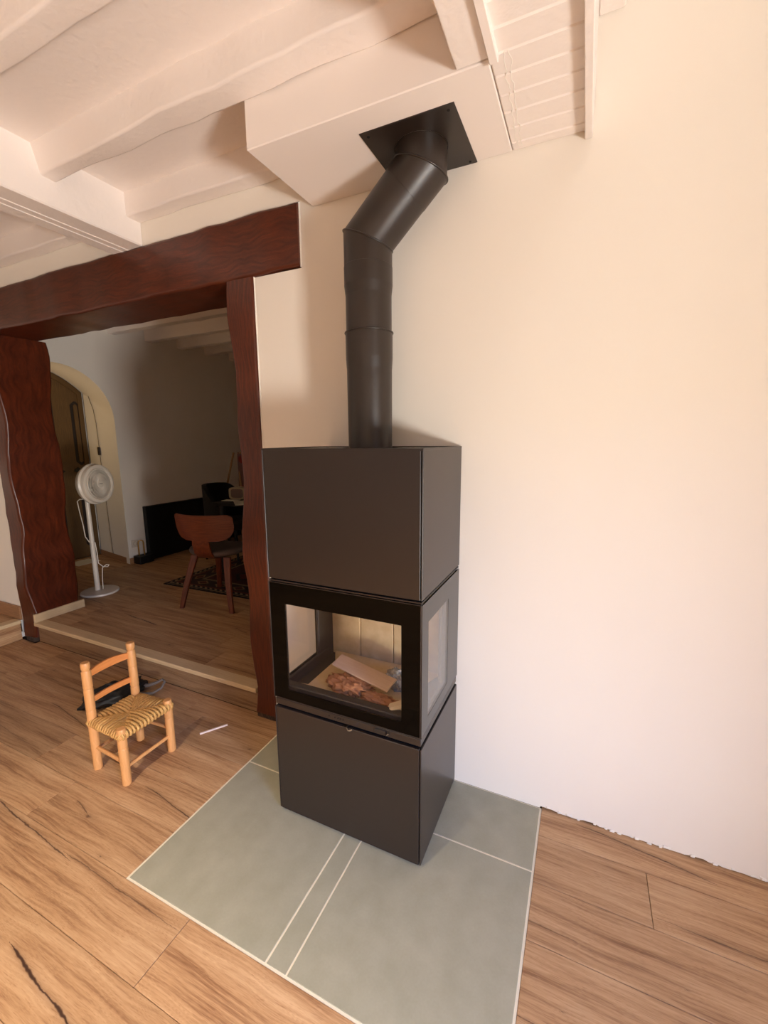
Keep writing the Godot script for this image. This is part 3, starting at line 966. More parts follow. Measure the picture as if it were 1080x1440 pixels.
func build_stove() -> void:
	var X0 := -1.050
	var X1 := -0.438
	var ZB := 0.008
	var ZF := 0.448
	var s := thing("wood_stove", "tall dark brown steel wood stove with glass firebox standing on a grey tiled hearth", "stove", Vector3((X0 + X1) * 0.5, 0, 0.22))
	var o := s.position
	var H := Node3D.new()   # parts are written in room coordinates and moved under the stove
	var parts := []
	# plinth and lower casing
	part_box("plinth", Vector3(X0 + 0.012, 0.0, ZB + 0.01), Vector3(X1 - 0.012, 0.018, ZF - 0.012), 0.0, M.dark_gap, s)
	panel_box("lower", s, X0, X1, 0.014, 0.469, ZB, ZF)
	# bar below the door with its two levers
	part_box("shelf_bar", Vector3(X0 + 0.004, 0.480, ZB), Vector3(X1 - 0.003, 0.507, ZF - 0.002), 0.002, M.steel, s)
	part_box("shadow_gap", Vector3(X0 + 0.01, 0.469, ZB + 0.004), Vector3(X1 - 0.01, 0.480, ZF - 0.02), 0.0, M.dark_gap, s)
	var lv := Geo.new()
	lv.tube([Vector3(-0.724, 0.476, 0.435), Vector3(-0.722, 0.472, 0.452), Vector3(-0.712, 0.470, 0.460), Vector3(-0.702, 0.474, 0.462), Vector3(-0.694, 0.480, 0.461)], 0.0032, 8)
	put("air_lever", lv, M.chrome, s)
	var l2 := Geo.new()
	l2.box(Vector3(-0.612, 0.487, 0.444), Vector3(-0.566, 0.503, 0.4505), 0.002)
	put("latch_plate", l2, M.cast, s)
	var l3 := Geo.new()
	l3.tube([Vector3(-0.566, 0.488, 0.449), Vector3(-0.560, 0.496, 0.455), Vector3(-0.554, 0.503, 0.456)], 0.003, 8)
	put("latch_lever", l3, M.chrome, s)
	var dots := Geo.new()
	for x in [-0.80, -0.775, -0.762, -0.752, -0.74]:
		dots.lathe([Vector2(0.0001, 0.0), Vector2(0.003, 0.0), Vector2(0.003, 0.0016), Vector2(0.0001, 0.0016)], 8, Transform3D(Basis(Vector3.RIGHT, PI / 2), Vector3(x, 0.495, 0.4458)))
	put("screw", dots, M.dark_gap, s)
	# firebox: floor, back stones, corner posts, roof
	part_box("firebox_floor", Vector3(X0 + 0.03, 0.508, 0.04), Vector3(X1 - 0.03, 0.516, ZF - 0.03), 0.0, M.cast, s)
	var bed := Geo.new()
	bed.grid([[Vector3(X0 + 0.05, 0.535, 0.07), Vector3(X1 - 0.05, 0.535, 0.07)], [Vector3(X0 + 0.085, 0.522, 0.13), Vector3(X1 - 0.085, 0.522, 0.13)], [Vector3(X0 + 0.085, 0.522, 0.34), Vector3(X1 - 0.085, 0.522, 0.34)], [Vector3(X0 + 0.055, 0.55, 0.385), Vector3(X1 - 0.055, 0.55, 0.385)]])
	put("ash_bed", bed, M.vermiculite, s)
	var xs := [X0 + 0.018, -0.874, -0.712, X1 - 0.018]
	for k in 3:
		part_box("firebrick", Vector3(xs[k] + 0.0015, 0.508, 0.03), Vector3(xs[k + 1] - 0.0015, 0.962, 0.056), 0.003, M.vermiculite, s)
	for x in [[X0 + 0.018, X0 + 0.032], [X1 - 0.032, X1 - 0.018]]:
		part_box("side_sill", Vector3(x[0], 0.508, 0.056), Vector3(x[1], 0.560, ZF - 0.02), 0.002, M.cast, s)
		part_box("side_post", Vector3(x[0], 0.56, 0.056), Vector3(x[1], 0.962, 0.172), 0.002, M.cast, s)
		part_box("corner_post", Vector3(x[0], 0.56, ZF - 0.062), Vector3(x[1], 0.962, ZF - 0.02), 0.003, M.cast, s)
	part_box("front_sill", Vector3(X0 + 0.032, 0.508, ZF - 0.055), Vector3(X1 - 0.032, 0.560, ZF - 0.02), 0.003, M.cast, s)
	part_box("firebox_roof", Vector3(X0 + 0.012, 0.93, 0.03), Vector3(X1 - 0.012, 0.975, ZF - 0.02), 0.0, M.vermiculite, s)
	part_box("back_plate", Vector3(X0 + 0.01, 0.508, ZB), Vector3(X1 - 0.01, 0.975, 0.029), 0.0, M.dark_gap, s)
	# door: one pane of glass, black printed frame inside a steel rim
	var door := Node3D.new()
	door.name = "door"
	s.add_child(door, true)
	var y0 := 0.511
	var y1 := 0.982
	var fz := ZF
	var wx0 := -0.981
	var wx1 := -0.510
	var wy0 := 0.553
	var wy1 := 0.902
	var fr := Geo.new()
	fr.box(Vector3(X0 + 0.004, wy1, fz - 0.006), Vector3(X1 - 0.006, y1 - 0.003, fz))
	fr.box(Vector3(X0 + 0.004, y0 + 0.003, fz - 0.006), Vector3(X1 - 0.006, wy0, fz))
	fr.box(Vector3(X0 + 0.004, wy0, fz - 0.006), Vector3(wx0, wy1, fz))
	fr.box(Vector3(wx1, wy0, fz - 0.006), Vector3(X1 - 0.006, wy1, fz))
	put("glass_print", fr, M.black_glass, door)
	part_box("pane", Vector3(wx0, wy0, fz - 0.0045), Vector3(wx1, wy1, fz - 0.0005), 0.0, M.glass, door)
	var rim := Geo.new()
	rim.box(Vector3(X0, y1 - 0.003, fz - 0.02), Vector3(X1 - 0.003, y1, fz + 0.0005), 0.0008)
	rim.box(Vector3(X0, y0, fz - 0.02), Vector3(X1 - 0.003, y0 + 0.003, fz + 0.0005), 0.0008)
	rim.box(Vector3(X0, y0 + 0.003, fz - 0.02), Vector3(X0 + 0.004, y1 - 0.003, fz + 0.0005), 0.0008)
	rim.box(Vector3(X1 - 0.006, y0 + 0.003, fz - 0.02), Vector3(X1 - 0.003, y1 - 0.003, fz + 0.0005), 0.0008)
	put("steel_rim", rim, M.steel, door)
	var hd := Geo.new()
	hd.prism(PackedVector2Array([Vector2(-0.842, 0.920), Vector2(-0.800, 0.948), Vector2(-0.775, 0.948), Vector2(-0.744, 0.918), Vector2(-0.765, 0.912), Vector2(-0.822, 0.912)]), fz - 0.018, fz - 0.0075, func(p: Vector2, dd: float) -> Vector3: return Vector3(p.x, p.y, dd))
	put("catch", hd, M.cast, door)
	# side glasses
	for side in [-1, 1]:
		var xo: float = X1 if side == 1 else X0
		var xi: float = xo - side * 0.005
		var lo := minf(xo, xi)
		var hi := maxf(xo, xi)
		var sg := Geo.new()
		sg.box(Vector3(lo, 0.903, ZB), Vector3(hi, y1 - 0.002, fz - 0.001))
		sg.box(Vector3(lo, y0 + 0.002, ZB), Vector3(hi, 0.556, fz - 0.001))
		sg.box(Vector3(lo, 0.556, ZB), Vector3(hi, 0.903, 0.154))
		sg.box(Vector3(lo, 0.556, 0.384), Vector3(hi, 0.903, fz - 0.001))
		var pn := Node3D.new()
		pn.name = "side_window"
		s.add_child(pn, true)
		put("glass_print", sg, M.side_glass, pn)
		part_box("pane", Vector3(lo + 0.0005, 0.556, 0.154), Vector3(hi - 0.0005, 0.903, 0.384), 0.0, M.side_pane, pn)
	# gap and strip over the door, then the upper casing with its sunk top
	part_box("head_strip", Vector3(X0 + 0.002, 0.985, ZB), Vector3(X1 - 0.002, 0.990, ZF - 0.001), 0.001, M.steel, s)
	part_box("shadow_gap", Vector3(X0 + 0.008, 0.982, ZB), Vector3(X1 - 0.008, 0.998, ZF - 0.012), 0.0, M.dark_gap, s)
	panel_box("upper", s, X0, X1, 0.996, 1.468, ZB, ZF)
	var top := Geo.new()
	# top sheet with a round opening for the flue
	var ring := PackedVector2Array()
	for k in 49:
		var a := TAU * k / 48.0
		ring.append(Vector2(-0.763 + 0.112 * cos(a), 0.15 + 0.112 * sin(a)))
	var rect := PackedVector2Array()
	for k in 49:
		var a := TAU * k / 48.0
		var dx := cos(a)
		var dz := sin(a)
		var tx := INF if absf(dx) < 1e-6 else ((X1 - 0.003 + 0.763) / dx if dx > 0 else (X0 + 0.003 + 0.763) / dx)
		var tz := INF if absf(dz) < 1e-6 else ((ZF - 0.003 - 0.15) / dz if dz > 0 else (ZB + 0.003 - 0.15) / dz)
		var tt := minf(tx, tz)
		rect.append(Vector2(-0.763 + dx * tt, 0.15 + dz * tt))
	for k in 48:
		top.quad(Vector3(ring[k].x, 1.470, ring[k].y), Vector3(ring[k + 1].x, 1.470, ring[k + 1].y), Vector3(rect[k + 1].x, 1.470, rect[k + 1].y), Vector3(rect[k].x, 1.470, rect[k].y), Vector3.UP)
		top.quad(Vector3(ring[k].x, 1.470, ring[k].y), Vector3(ring[k + 1].x, 1.470, ring[k + 1].y), Vector3(ring[k + 1].x, 1.450, ring[k + 1].y), Vector3(ring[k].x, 1.450, ring[k].y), Vector3(-cos(TAU * k / 48.0), 0, -sin(TAU * k / 48.0)))
	put("top_sheet", top, M.steel, s)
	var lipg := Geo.new()
	lipg.box(Vector3(X0, 1.466, ZF - 0.004), Vector3(X1, 1.474, ZF), 0.001)
	lipg.box(Vector3(X0, 1.466, ZB), Vector3(X1, 1.474, ZB + 0.004), 0.001)
	lipg.box(Vector3(X0, 1.466, ZB + 0.004), Vector3(X0 + 0.004, 1.474, ZF - 0.004), 0.001)
	lipg.box(Vector3(X1 - 0.004, 1.466, ZB + 0.004), Vector3(X1, 1.474, ZF - 0.004), 0.001)
	put("top_lip", lipg, M.steel, s)
	H.free()
	for c in s.get_children():
		c.position -= o

	# ---- flue pipe
	var fl := thing("flue_pipe", "matt black flue pipe rising from the stove and bending right into the ceiling plate", "pipe", Vector3(-0.763, 1.452, 0.15))
	var fo := fl.position
	var R := 0.0865
	var P0 := Vector3(-0.763, 1.452, 0.15)
	var K1 := Vector3(-0.763, 2.208, 0.15)
	var K2 := Vector3(-0.560, 2.392, 0.15)
	var T := Vector3(-0.560, 2.456, 0.15)
	var dirm := (K2 - K1).normalized()
	# sections: a mitred tube is made by sliding ring points along the pipe onto the mitre plane
	var m1 := (Vector3.UP + dirm).normalized()
	var m2 := (dirm + Vector3.UP).normalized()
	var ringat := func(c: Vector3, d: Vector3, nrm: Vector3, r: float) -> PackedVector3Array:
		var side := Vector3.BACK
		var oth := side.cross(d).normalized()
		var out := PackedVector3Array()
		for k in 48:
			var a := TAU * k / 48.0
			var p := side * cos(a) * r + oth * sin(a) * r
			out.append(c + p - d * (p.dot(nrm) / d.dot(nrm)))
		return out
	var sect := func(rings: Array, called: String) -> void:
		var g := Geo.new()
		for k in rings.size() - 1:
			g.grid([rings[k], rings[k + 1]], true)
		put(called, g, M.steel_pipe, fl)
	var up := Vector3.UP
	sect.call([ringat.call(P0, up, up, R - 0.002), ringat.call(Vector3(-0.763, 1.76, 0.15), up, up, R - 0.001), ringat.call(Vector3(-0.763, 1.80, 0.15), up, up, R + 0.0015), ringat.call(Vector3(-0.763, 1.892, 0.15), up, up, R + 0.0018), ringat.call(Vector3(-0.763, 1.893, 0.15), up, up, R - 0.004)], "lower_pipe")
	sect.call([ringat.call(Vector3(-0.763, 1.888, 0.15), up, up, R - 0.0015), ringat.call(Vector3(-0.763, 2.02, 0.15), up, up, R - 0.0015), ringat.call(Vector3(-0.763, 2.055, 0.15), up, up, R + 0.0025), ringat.call(Vector3(-0.763, 2.118, 0.15), up, up, R + 0.0025), ringat.call(Vector3(-0.763, 2.119, 0.15), up, up, R + 0.0015), ringat.call(K1, up, m1, R + 0.0015)], "upper_pipe")
	var mid := K1.lerp(K2, 0.72)
	sect.call([ringat.call(K1, dirm, m1, R + 0.001), ringat.call(mid, dirm, dirm, R + 0.0005), ringat.call(mid + dirm * 0.001, dirm, dirm, R + 0.0015), ringat.call(K2, dirm, m2, R + 0.0015)], "slanted_pipe")
	sect.call([ringat.call(K2, up, m2, R + 0.0005), ringat.call(Vector3(-0.560, 2.4546, 0.15), up, up, R + 0.0005)], "top_pipe")
	# rolled beads at the joints
	for b in [["bead", Vector3(-0.763, 1.892, 0.15), up, up, R + 0.0022], ["bead", K1, up, m1, R + 0.002], ["bead", K2, dirm, m2, R + 0.002]]:
		var ring3: PackedVector3Array = ringat.call(b[1], b[2], b[3], b[4])
		var pts := []
		for k in 49:
			pts.append(ring3[k % 48])
		var g := Geo.new()
		g.tube(pts, 0.0032, 8, false)
		put(b[0], g, M.steel_pipe, fl)
	for c in fl.get_children():
		c.position -= fo

	# ---- plate under the chase
	var pl := thing("flue_plate", "square black steel plate screwed under the white chase around the flue", "plate", Vector3(-0.56, SOFFIT_Y, 0.146))
	var pg := Geo.new()
	for k in 48:
		var a0 := TAU * k / 48.0
		var a1 := TAU * (k + 1) / 48.0
		var sq := func(a: float) -> Vector3:
			var t := 0.154 / maxf(absf(cos(a)), absf(sin(a)))
			return Vector3(cos(a) * t, 0, sin(a) * t)
		var ci := func(a: float) -> Vector3: return Vector3(cos(a) * 0.0895, 0, sin(a) * 0.0895 + 0.004)
		var dn := Vector3(0, -0.0025, 0)
		pg.quad(sq.call(a0) + dn, sq.call(a1) + dn, ci.call(a1) + dn, ci.call(a0) + dn, Vector3.DOWN)
		pg.quad(sq.call(a0) + dn, sq.call(a1) + dn, sq.call(a1), sq.call(a0), Vector3(cos(a0), 0, sin(a0)))
		pg.quad(ci.call(a0) + dn, ci.call(a1) + dn, ci.call(a1), ci.call(a0), Vector3(-cos(a0), 0, -sin(a0)))
	put("plate", pg, M.steel_pipe, pl)
	var sl := Geo.new()
	sl.lathe([Vector2(0.0872, -0.0012), Vector2(0.098, -0.0012), Vector2(0.098, 0.0)], 48, Transform3D(Basis.IDENTITY, Vector3(0, 0, 0.004)))
	put("seal_ring", sl, M.dark_gap, pl)
	for c in [[-1, -1], [1, -1], [1, 1], [-1, 1]]:
		var sc := Geo.new()
		sc.lathe([Vector2(0.0001, -0.0005), Vector2(0.0035, -0.0002), Vector2(0.0045, 0.001), Vector2(0.0045, 0.003)], 12)
		var so := put("screw", sc, M.dark_gap, pl)
		so.position = Vector3(c[0] * 0.132, -0.0045, c[1] * 0.132)

func build_fire_contents() -> void:
	# crumpled kraft paper, a thin board on top, a puff of clear film behind, a pale offcut at the right
	var nz := noise(1.0, 501, 3)
	var blob := func(c: Vector3, r: Vector3, amp: float, f: float, sd: float) -> Geo:
		var rows := []
		for i in 25:
			var th := PI * (0.001 + 0.998 * i / 24.0)
			var line := PackedVector3Array()
			for k in 40:
				var ph := TAU * k / 40.0
				var d := Vector3(sin(th) * cos(ph), -cos(th), sin(th) * sin(ph))
				var w := 1.0 - absf(nz.get_noise_3d(d.x * f + sd, d.y * f, d.z * f)) * amp * 2.0 + amp * 0.5 * nz.get_noise_3d(d.x * f * 2.7, d.y * f * 2.7 + sd, d.z * f * 2.7)
				var p := d * r * w
				line.append(c + p)
			rows.append(line)
		var g := Geo.new()
		g.grid(rows, true)
		return g
	var kp := put("crumpled_paper", blob.call(Vector3(-0.780, 0.556, 0.325), Vector3(0.110, 0.036, 0.056), 0.42, 1.6, 3.0), M.kraft)
	tag(kp, "crumpled ball of brown paper behind the stove glass", "paper")
	var kp2 := put("crumpled_paper", blob.call(Vector3(-0.640, 0.545, 0.352), Vector3(0.085, 0.026, 0.030), 0.40, 1.7, 8.0), M.kraft)
	tag(kp2, "flattened twist of brown paper at the front right of the firebox", "paper")
	var fm := put("plastic_film", blob.call(Vector3(-0.60, 0.560, 0.215), Vector3(0.085, 0.046, 0.060), 0.5, 2.0, 13.0), M.film)
	tag(fm, "crumpled clear plastic film behind the board in the firebox", "film")
	var g := Geo.new()
	var a := Vector3(-0.880, 0.604, 0.250)
	var b := Vector3(-0.600, 0.598, 0.325)
	var dx := (b - a).normalized()
	var up := Vector3(0.06, 0.93, 0.36)
	var dz := dx.cross(up).normalized()
	up = dz.cross(dx).normalized()
	g.box(Vector3(-0.145, -0.004, -0.031), Vector3(0.145, 0.004, 0.031), 0.001, Transform3D(Basis(dx, up, dz), (a + b) * 0.5))
	var bo := put("thin_board", g, M.board)
	tag(bo, "thin pale wooden board lying slanted on the paper in the stove", "board")
	var c := Geo.new()
	c.box(Vector3(-0.05, -0.022, -0.02), Vector3(0.05, 0.022, 0.02), 0.008, Transform3D(Basis(Vector3.UP, 0.5) * Basis(Vector3.FORWARD, -0.25), Vector3(-0.535, 0.556, 0.372)))
	var ch := put("wood_offcut", c, M.chip)
	tag(ch, "pale rounded offcut at the right behind the stove glass", "wood")

func build_child_chair() -> void:
	var o := Vector3(-1.865, 0, 0.51)
	var ch := thing("child_chair", "small beech child's chair with a woven rush seat on the oak floor", "chair", o)
	var xb := -0.107
	var xf := 0.107
	var post := func(x: float, z: float, top: float, back: bool) -> void:
		var pr := [Vector2(0.0001, 0.0), Vector2(0.0165, 0.0), Vector2(0.0185, 0.003)]
		var grooves := [0.18] if not back else [0.30, 0.405]
		for gy in grooves:
			if gy < top:
				pr.append_array([Vector2(0.0197, gy - 0.0045), Vector2(0.0170, gy), Vector2(0.0197, gy + 0.0045)])
		if back:
			pr.append_array([Vector2(0.0197, top - 0.044), Vector2(0.0145, top - 0.037), Vector2(0.0190, top - 0.029), Vector2(0.0195, top - 0.008), Vector2(0.0165, top - 0.001), Vector2(0.0001, top)])
		else:
			pr.append_array([Vector2(0.0195, top - 0.010), Vector2(0.0165, top - 0.001), Vector2(0.0001, top)])
		var g := Geo.new()
		g.lathe(pr, 20, Transform3D(Basis.IDENTITY, Vector3(x, 0, z)), 0.9)
		for k in g.t.size():
			g.t[k] = Vector2(g.v[k].y * 2.0 + x, g.t[k].x * 0.5 + z)
		put("leg", g, M.beech, ch)
	post.call(xb, 0.105, 0.53, true)
	post.call(xb, -0.108, 0.53, true)
	post.call(xf, 0.112, 0.272, false)
	post.call(xf, -0.120, 0.272, false)
	# slats: the top one arched, the lower straight
	for sl in [[0.454, 0.480, 0.013], [0.328, 0.354, 0.0]]:
		var rows := []
		for r in 2:
			var line := []
			for k in 13:
				var s := k / 12.0
				line.append(Vector3(xb - 0.010 * sin(PI * s), (sl[0] if r == 0 else sl[1] + sl[2] * sin(PI * s)), lerpf(0.098, -0.100, s)))
			rows.append(line)
		var g := Geo.new()
		g.sheet(rows, 0.010, 0.25, 0.03)
		put("slat", g, M.beech_rail, ch)
	for b in [[Vector3(xf, 0.080, 0.112), Vector3(xf, 0.082, -0.12)], [Vector3(xb, 0.112, 0.105), Vector3(xf, 0.106, 0.112)], [Vector3(xb, 0.120, -0.108), Vector3(xf, 0.122, -0.12)], [Vector3(xb, 0.097, 0.105), Vector3(xb, 0.097, -0.108)]]:
		var g := Geo.new()
		bar_between(g, b[0], b[1], 0.0085, 0.0085, 10)
		put("stretcher", g, M.beech, ch)
	# rush seat: cords wound over the four rails, meeting in an X
	var g := Geo.new()
	var cor := [Vector3(xb - 0.012, 0, 0.118), Vector3(xf + 0.016, 0, 0.126), Vector3(xf + 0.016, 0, -0.134), Vector3(xb - 0.012, 0, -0.122)]
	var mid_a := Vector3(-0.012, 0, 0.018)
	var mid_b := Vector3(-0.004, 0, -0.022)
	var n_c := 15
	for side in 4:
		var a: Vector3 = cor[side]
		var b: Vector3 = cor[(side + 1) % 4]
		var ctr := (mid_a + mid_b) * 0.5
		var inw := (ctr - (a + b) * 0.5)
		inw = inw - (b - a).normalized() * inw.dot((b - a).normalized())
		inw = inw.normalized()
		for k in n_c:
			var s := (k + 0.5) / n_c
			var e := a.lerp(b, s)
			var depth := (ctr - (a + b) * 0.5).dot(inw) * (1.0 - absf(s * 2.0 - 1.0)) + 0.006
			var tip := e + inw * depth
			var r := 0.0076 + 0.0012 * rng.randf_range(-1, 1)
			var hgt := 0.252 + rng.randf_range(-0.0012, 0.0012)
			var skew := (b - a).normalized() * rng.randf_range(-0.002, 0.002)
			var pts := [e + inw * 0.012 + Vector3(0, 0.226, 0), e + Vector3(0, 0.229, 0) - inw * 0.001, e - inw * 0.005 + Vector3(0, 0.240, 0), e + inw * 0.003 + Vector3(0, hgt - 0.001, 0) + skew]
			for m in 4:
				var f := (m + 1) / 4.0
				pts.append(e.lerp(tip, f) + Vector3(0, hgt + 0.004 * sin(PI * f) - 0.008 * f * f * f, 0) + skew * (1.0 - f))
			g.tube(pts, r, 6, false, 1.0)
	for k in g.t.size():
		g.t[k] = Vector2(g.v[k].x * 4.0 + g.v[k].z * 1.7, g.v[k].z * 4.0 + g.t[k].x * 0.3)
	var seat := put("rush_seat", g, M.rush, ch)
	seat.set_meta("kind", "stuff")
	var ul := Geo.new()
	ul.prism(PackedVector2Array([Vector2(xb, 0.1), Vector2(xf, 0.11), Vector2(xf, -0.115), Vector2(xb, -0.105)]), 0.228, 0.243, func(p: Vector2, d: float) -> Vector3: return Vector3(p.x, d, p.y))
	put("seat_filling", ul, M.rush, ch)

func build_floor_things() -> void:
	# black bag flopped on the floor behind the child's chair
	var bag := thing("black_bag", "limp black bag with a grey buckled strap lying behind the small chair", "bag", Vector3(-2.42, 0, 0.24))
	var nz := noise(1.0, 611, 3)
	var rows := []
	for i in 21:
		var th := PI * (0.001 + 0.998 * i / 20.0)
		var line := PackedVector3Array()
		for k in 32:
			var ph := TAU * k / 32.0
			var d := Vector3(sin(th) * cos(ph), -cos(th), sin(th) * sin(ph))
			var w := 1.0 + 0.35 * nz.get_noise_3d(d.x * 1.8, d.y * 1.8, d.z * 1.8)
			var p := Vector3(d.x * 0.075, maxf(d.y * 0.062, -0.045), d.z * 0.165) * w
			p.y = maxf(p.y + 0.045, 0.0)
			line.append(p.rotated(Vector3.UP, -0.25))
		rows.append(line)
	var g := Geo.new()
	g.grid(rows, true)
	put("pouch", g, M.bag, bag)
	var s := Geo.new()
	s.tube([Vector3(0.02, 0.03, -0.10), Vector3(0.055, 0.034, -0.135), Vector3(0.09, 0.036, -0.150), Vector3(0.125, 0.045, -0.185), Vector3(0.150, 0.060, -0.205), Vector3(0.175, 0.052, -0.200), Vector3(0.180, 0.030, -0.170), Vector3(0.155, 0.014, -0.130), Vector3(0.11, 0.010, -0.105), Vector3(0.06, 0.014, -0.085)], [0.010, 0.012, 0.011, 0.009, 0.008, 0.0075, 0.0075, 0.008, 0.010, 0.010], 8)
	put("strap", s, M.strap, bag)
	var bk := Geo.new()
	bk.box(Vector3(0.075, 0.014, -0.155), Vector3(0.115, 0.046, -0.125), 0.008, Transform3D(Basis(Vector3.UP, 0.4), Vector3.ZERO))
	put("buckle", bk, M.bag, bag)
	# a short pale stick
	var st := Geo.new()
	var a := Vector3(-1.724, 0.0042, 0.251)
	var b := Vector3(-1.647, 0.0042, 0.136)
	st.box(Vector3(-0.0695, -0.004, -0.0045), Vector3(0.0695, 0.004, 0.0045), 0.001, Transform3D(Basis(Vector3.UP, atan2(-(b - a).z, (b - a).x)), (a + b) * 0.5))
	var so := put("white_stick", st, M.pink)
	tag(so, "short pinkish white stick lying on the floor near the hearth", "stick")

func build_fan() -> void:
	var f := thing("pedestal_fan", "white pedestal fan with round head and disc base behind the corner post", "fan", Vector3(-3.925, STEP, -0.635))
	var b := Geo.new()
	b.lathe([Vector2(0.0001, 0.0), Vector2(0.148, 0.0), Vector2(0.152, 0.004), Vector2(0.150, 0.016), Vector2(0.142, 0.021), Vector2(0.03, 0.024), Vector2(0.0001, 0.024)], 48)
	put("base", b, M.white_plastic, f)
	var p := Geo.new()
	p.lathe([Vector2(0.0001, 0.02), Vector2(0.024, 0.022), Vector2(0.0215, 0.03), Vector2(0.0195, 0.5), Vector2(0.0175, 0.86), Vector2(0.0001, 0.862)], 20, Transform3D(Basis.IDENTITY, Vector3(-0.012, 0, 0.01)))
	put("pole", p, M.white_plastic, f)
	# head: local +y of the turned frame is the blowing direction
	var ax := Vector3(0.955, 0.04, -0.29).normalized()
	var side := ax.cross(Vector3.UP).normalized()
	var c := Vector3(0.055, 0.985, -0.035)
	var xf := Transform3D(Basis(side, ax, side.cross(ax)), c)
	var hd := Node3D.new()
	hd.name = "head"
	f.add_child(hd)
	hd.transform = xf
	var sh := Geo.new()
	sh.lathe([Vector2(0.045, -0.075), Vector2(0.12, -0.062), Vector2(0.158, -0.045), Vector2(0.176, -0.015), Vector2(0.178, 0.0), Vector2(0.170, 0.008), Vector2(0.166, 0.012), Vector2(0.168, 0.034), Vector2(0.164, 0.046), Vector2(0.150, 0.052), Vector2(0.138, 0.050), Vector2(0.132, 0.040)], 56)
	put("shroud", sh, M.white_plastic, hd)
	var rg := Geo.new()
	for r in [0.128]:
		var pts := []
		for k in 57:
			pts.append(Vector3(cos(TAU * k / 56.0) * r, 0.046, sin(TAU * k / 56.0) * r))
		rg.tube(pts, 0.005, 8, false)
	put("front_ring", rg, M.white_plastic, hd)
	var gr := Geo.new()
	for k in 64:
		var a := TAU * k / 64.0
		gr.tube([Vector3(cos(a) * 0.034, 0.050, sin(a) * 0.034), Vector3(cos(a + 0.25) * 0.08, 0.054, sin(a + 0.25) * 0.08), Vector3(cos(a + 0.4) * 0.13, 0.042, sin(a + 0.4) * 0.13)], 0.0017, 5, false)
	for r in [[0.06, 0.0525], [0.085, 0.0535], [0.108, 0.050]]:
		var pts := []
		for k in 41:
			pts.append(Vector3(cos(TAU * k / 40.0) * r[0], r[1], sin(TAU * k / 40.0) * r[0]))
		gr.tube(pts, 0.0018, 5, false)
	put("grille", gr, M.white_plastic, hd)
	for k in 5:
		var rowsb := []
		for i in 6:
			var r := lerpf(0.03, 0.118, i / 5.0)
			var line := []
			for j in 5:
				var a := TAU * k / 5.0 + (j / 4.0 - 0.5) * lerpf(0.9, 0.75, i / 5.0)
				line.append(Vector3(cos(a) * r, 0.012 + (j / 4.0 - 0.5) * 0.028, sin(a) * r))
			rowsb.append(line)
		var bl := Geo.new()
		bl.sheet(rowsb, 0.002)
		put("blade", bl, M.white_plastic, hd)
	var hub := Geo.new()
	hub.lathe([Vector2(0.034, 0.0), Vector2(0.036, 0.045), Vector2(0.032, 0.056), Vector2(0.0001, 0.058)], 28)
	put("hub", hub, M.white_plastic, hd)
	var mk := Geo.new()
	mk.box(Vector3(-0.019, 0.0578, -0.0025), Vector3(0.019, 0.0586, 0.0025), 0.0)
	put("badge", mk, M.strap, hd)
	var mo := Geo.new()
	mo.lathe([Vector2(0.046, -0.070), Vector2(0.044, -0.105), Vector2(0.040, -0.120), Vector2(0.0001, -0.128)], 24)
	put("motor_cap", mo, M.white_plastic, hd)
	var nk := Geo.new()
	nk.tube([Vector3(-0.012, 0.84, 0.01), Vector3(-0.008, 0.89, 0.004), Vector3(0.01, 0.95, -0.02)], [0.019, 0.026, 0.03], 14)
	put("neck", nk, M.white_plastic, f)
	var cb := Geo.new()
	cb.tube([Vector3(-0.02, 0.855, 0.02), Vector3(-0.055, 0.853, 0.045), Vector3(-0.075, 0.835, 0.055), Vector3(-0.066, 0.75, 0.052), Vector3(-0.05, 0.62, 0.045), Vector3(-0.045, 0.52, 0.042), Vector3(-0.02, 0.47, 0.028), Vector3(0.0, 0.46, -0.008), Vector3(0.0, 0.36, -0.015), Vector3(0.005, 0.27, -0.012), Vector3(0.03, 0.235, -0.035), Vector3(0.055, 0.230, -0.06), Vector3(0.062, 0.245, -0.07), Vector3(0.045, 0.25, -0.055), Vector3(0.026, 0.225, -0.03), Vector3(0.022, 0.12, -0.02), Vector3(0.024, 0.03, -0.015)], 0.0042, 7)
	put("cable", cb, M.white_plastic, f)
	for ch in f.get_children():
		pass

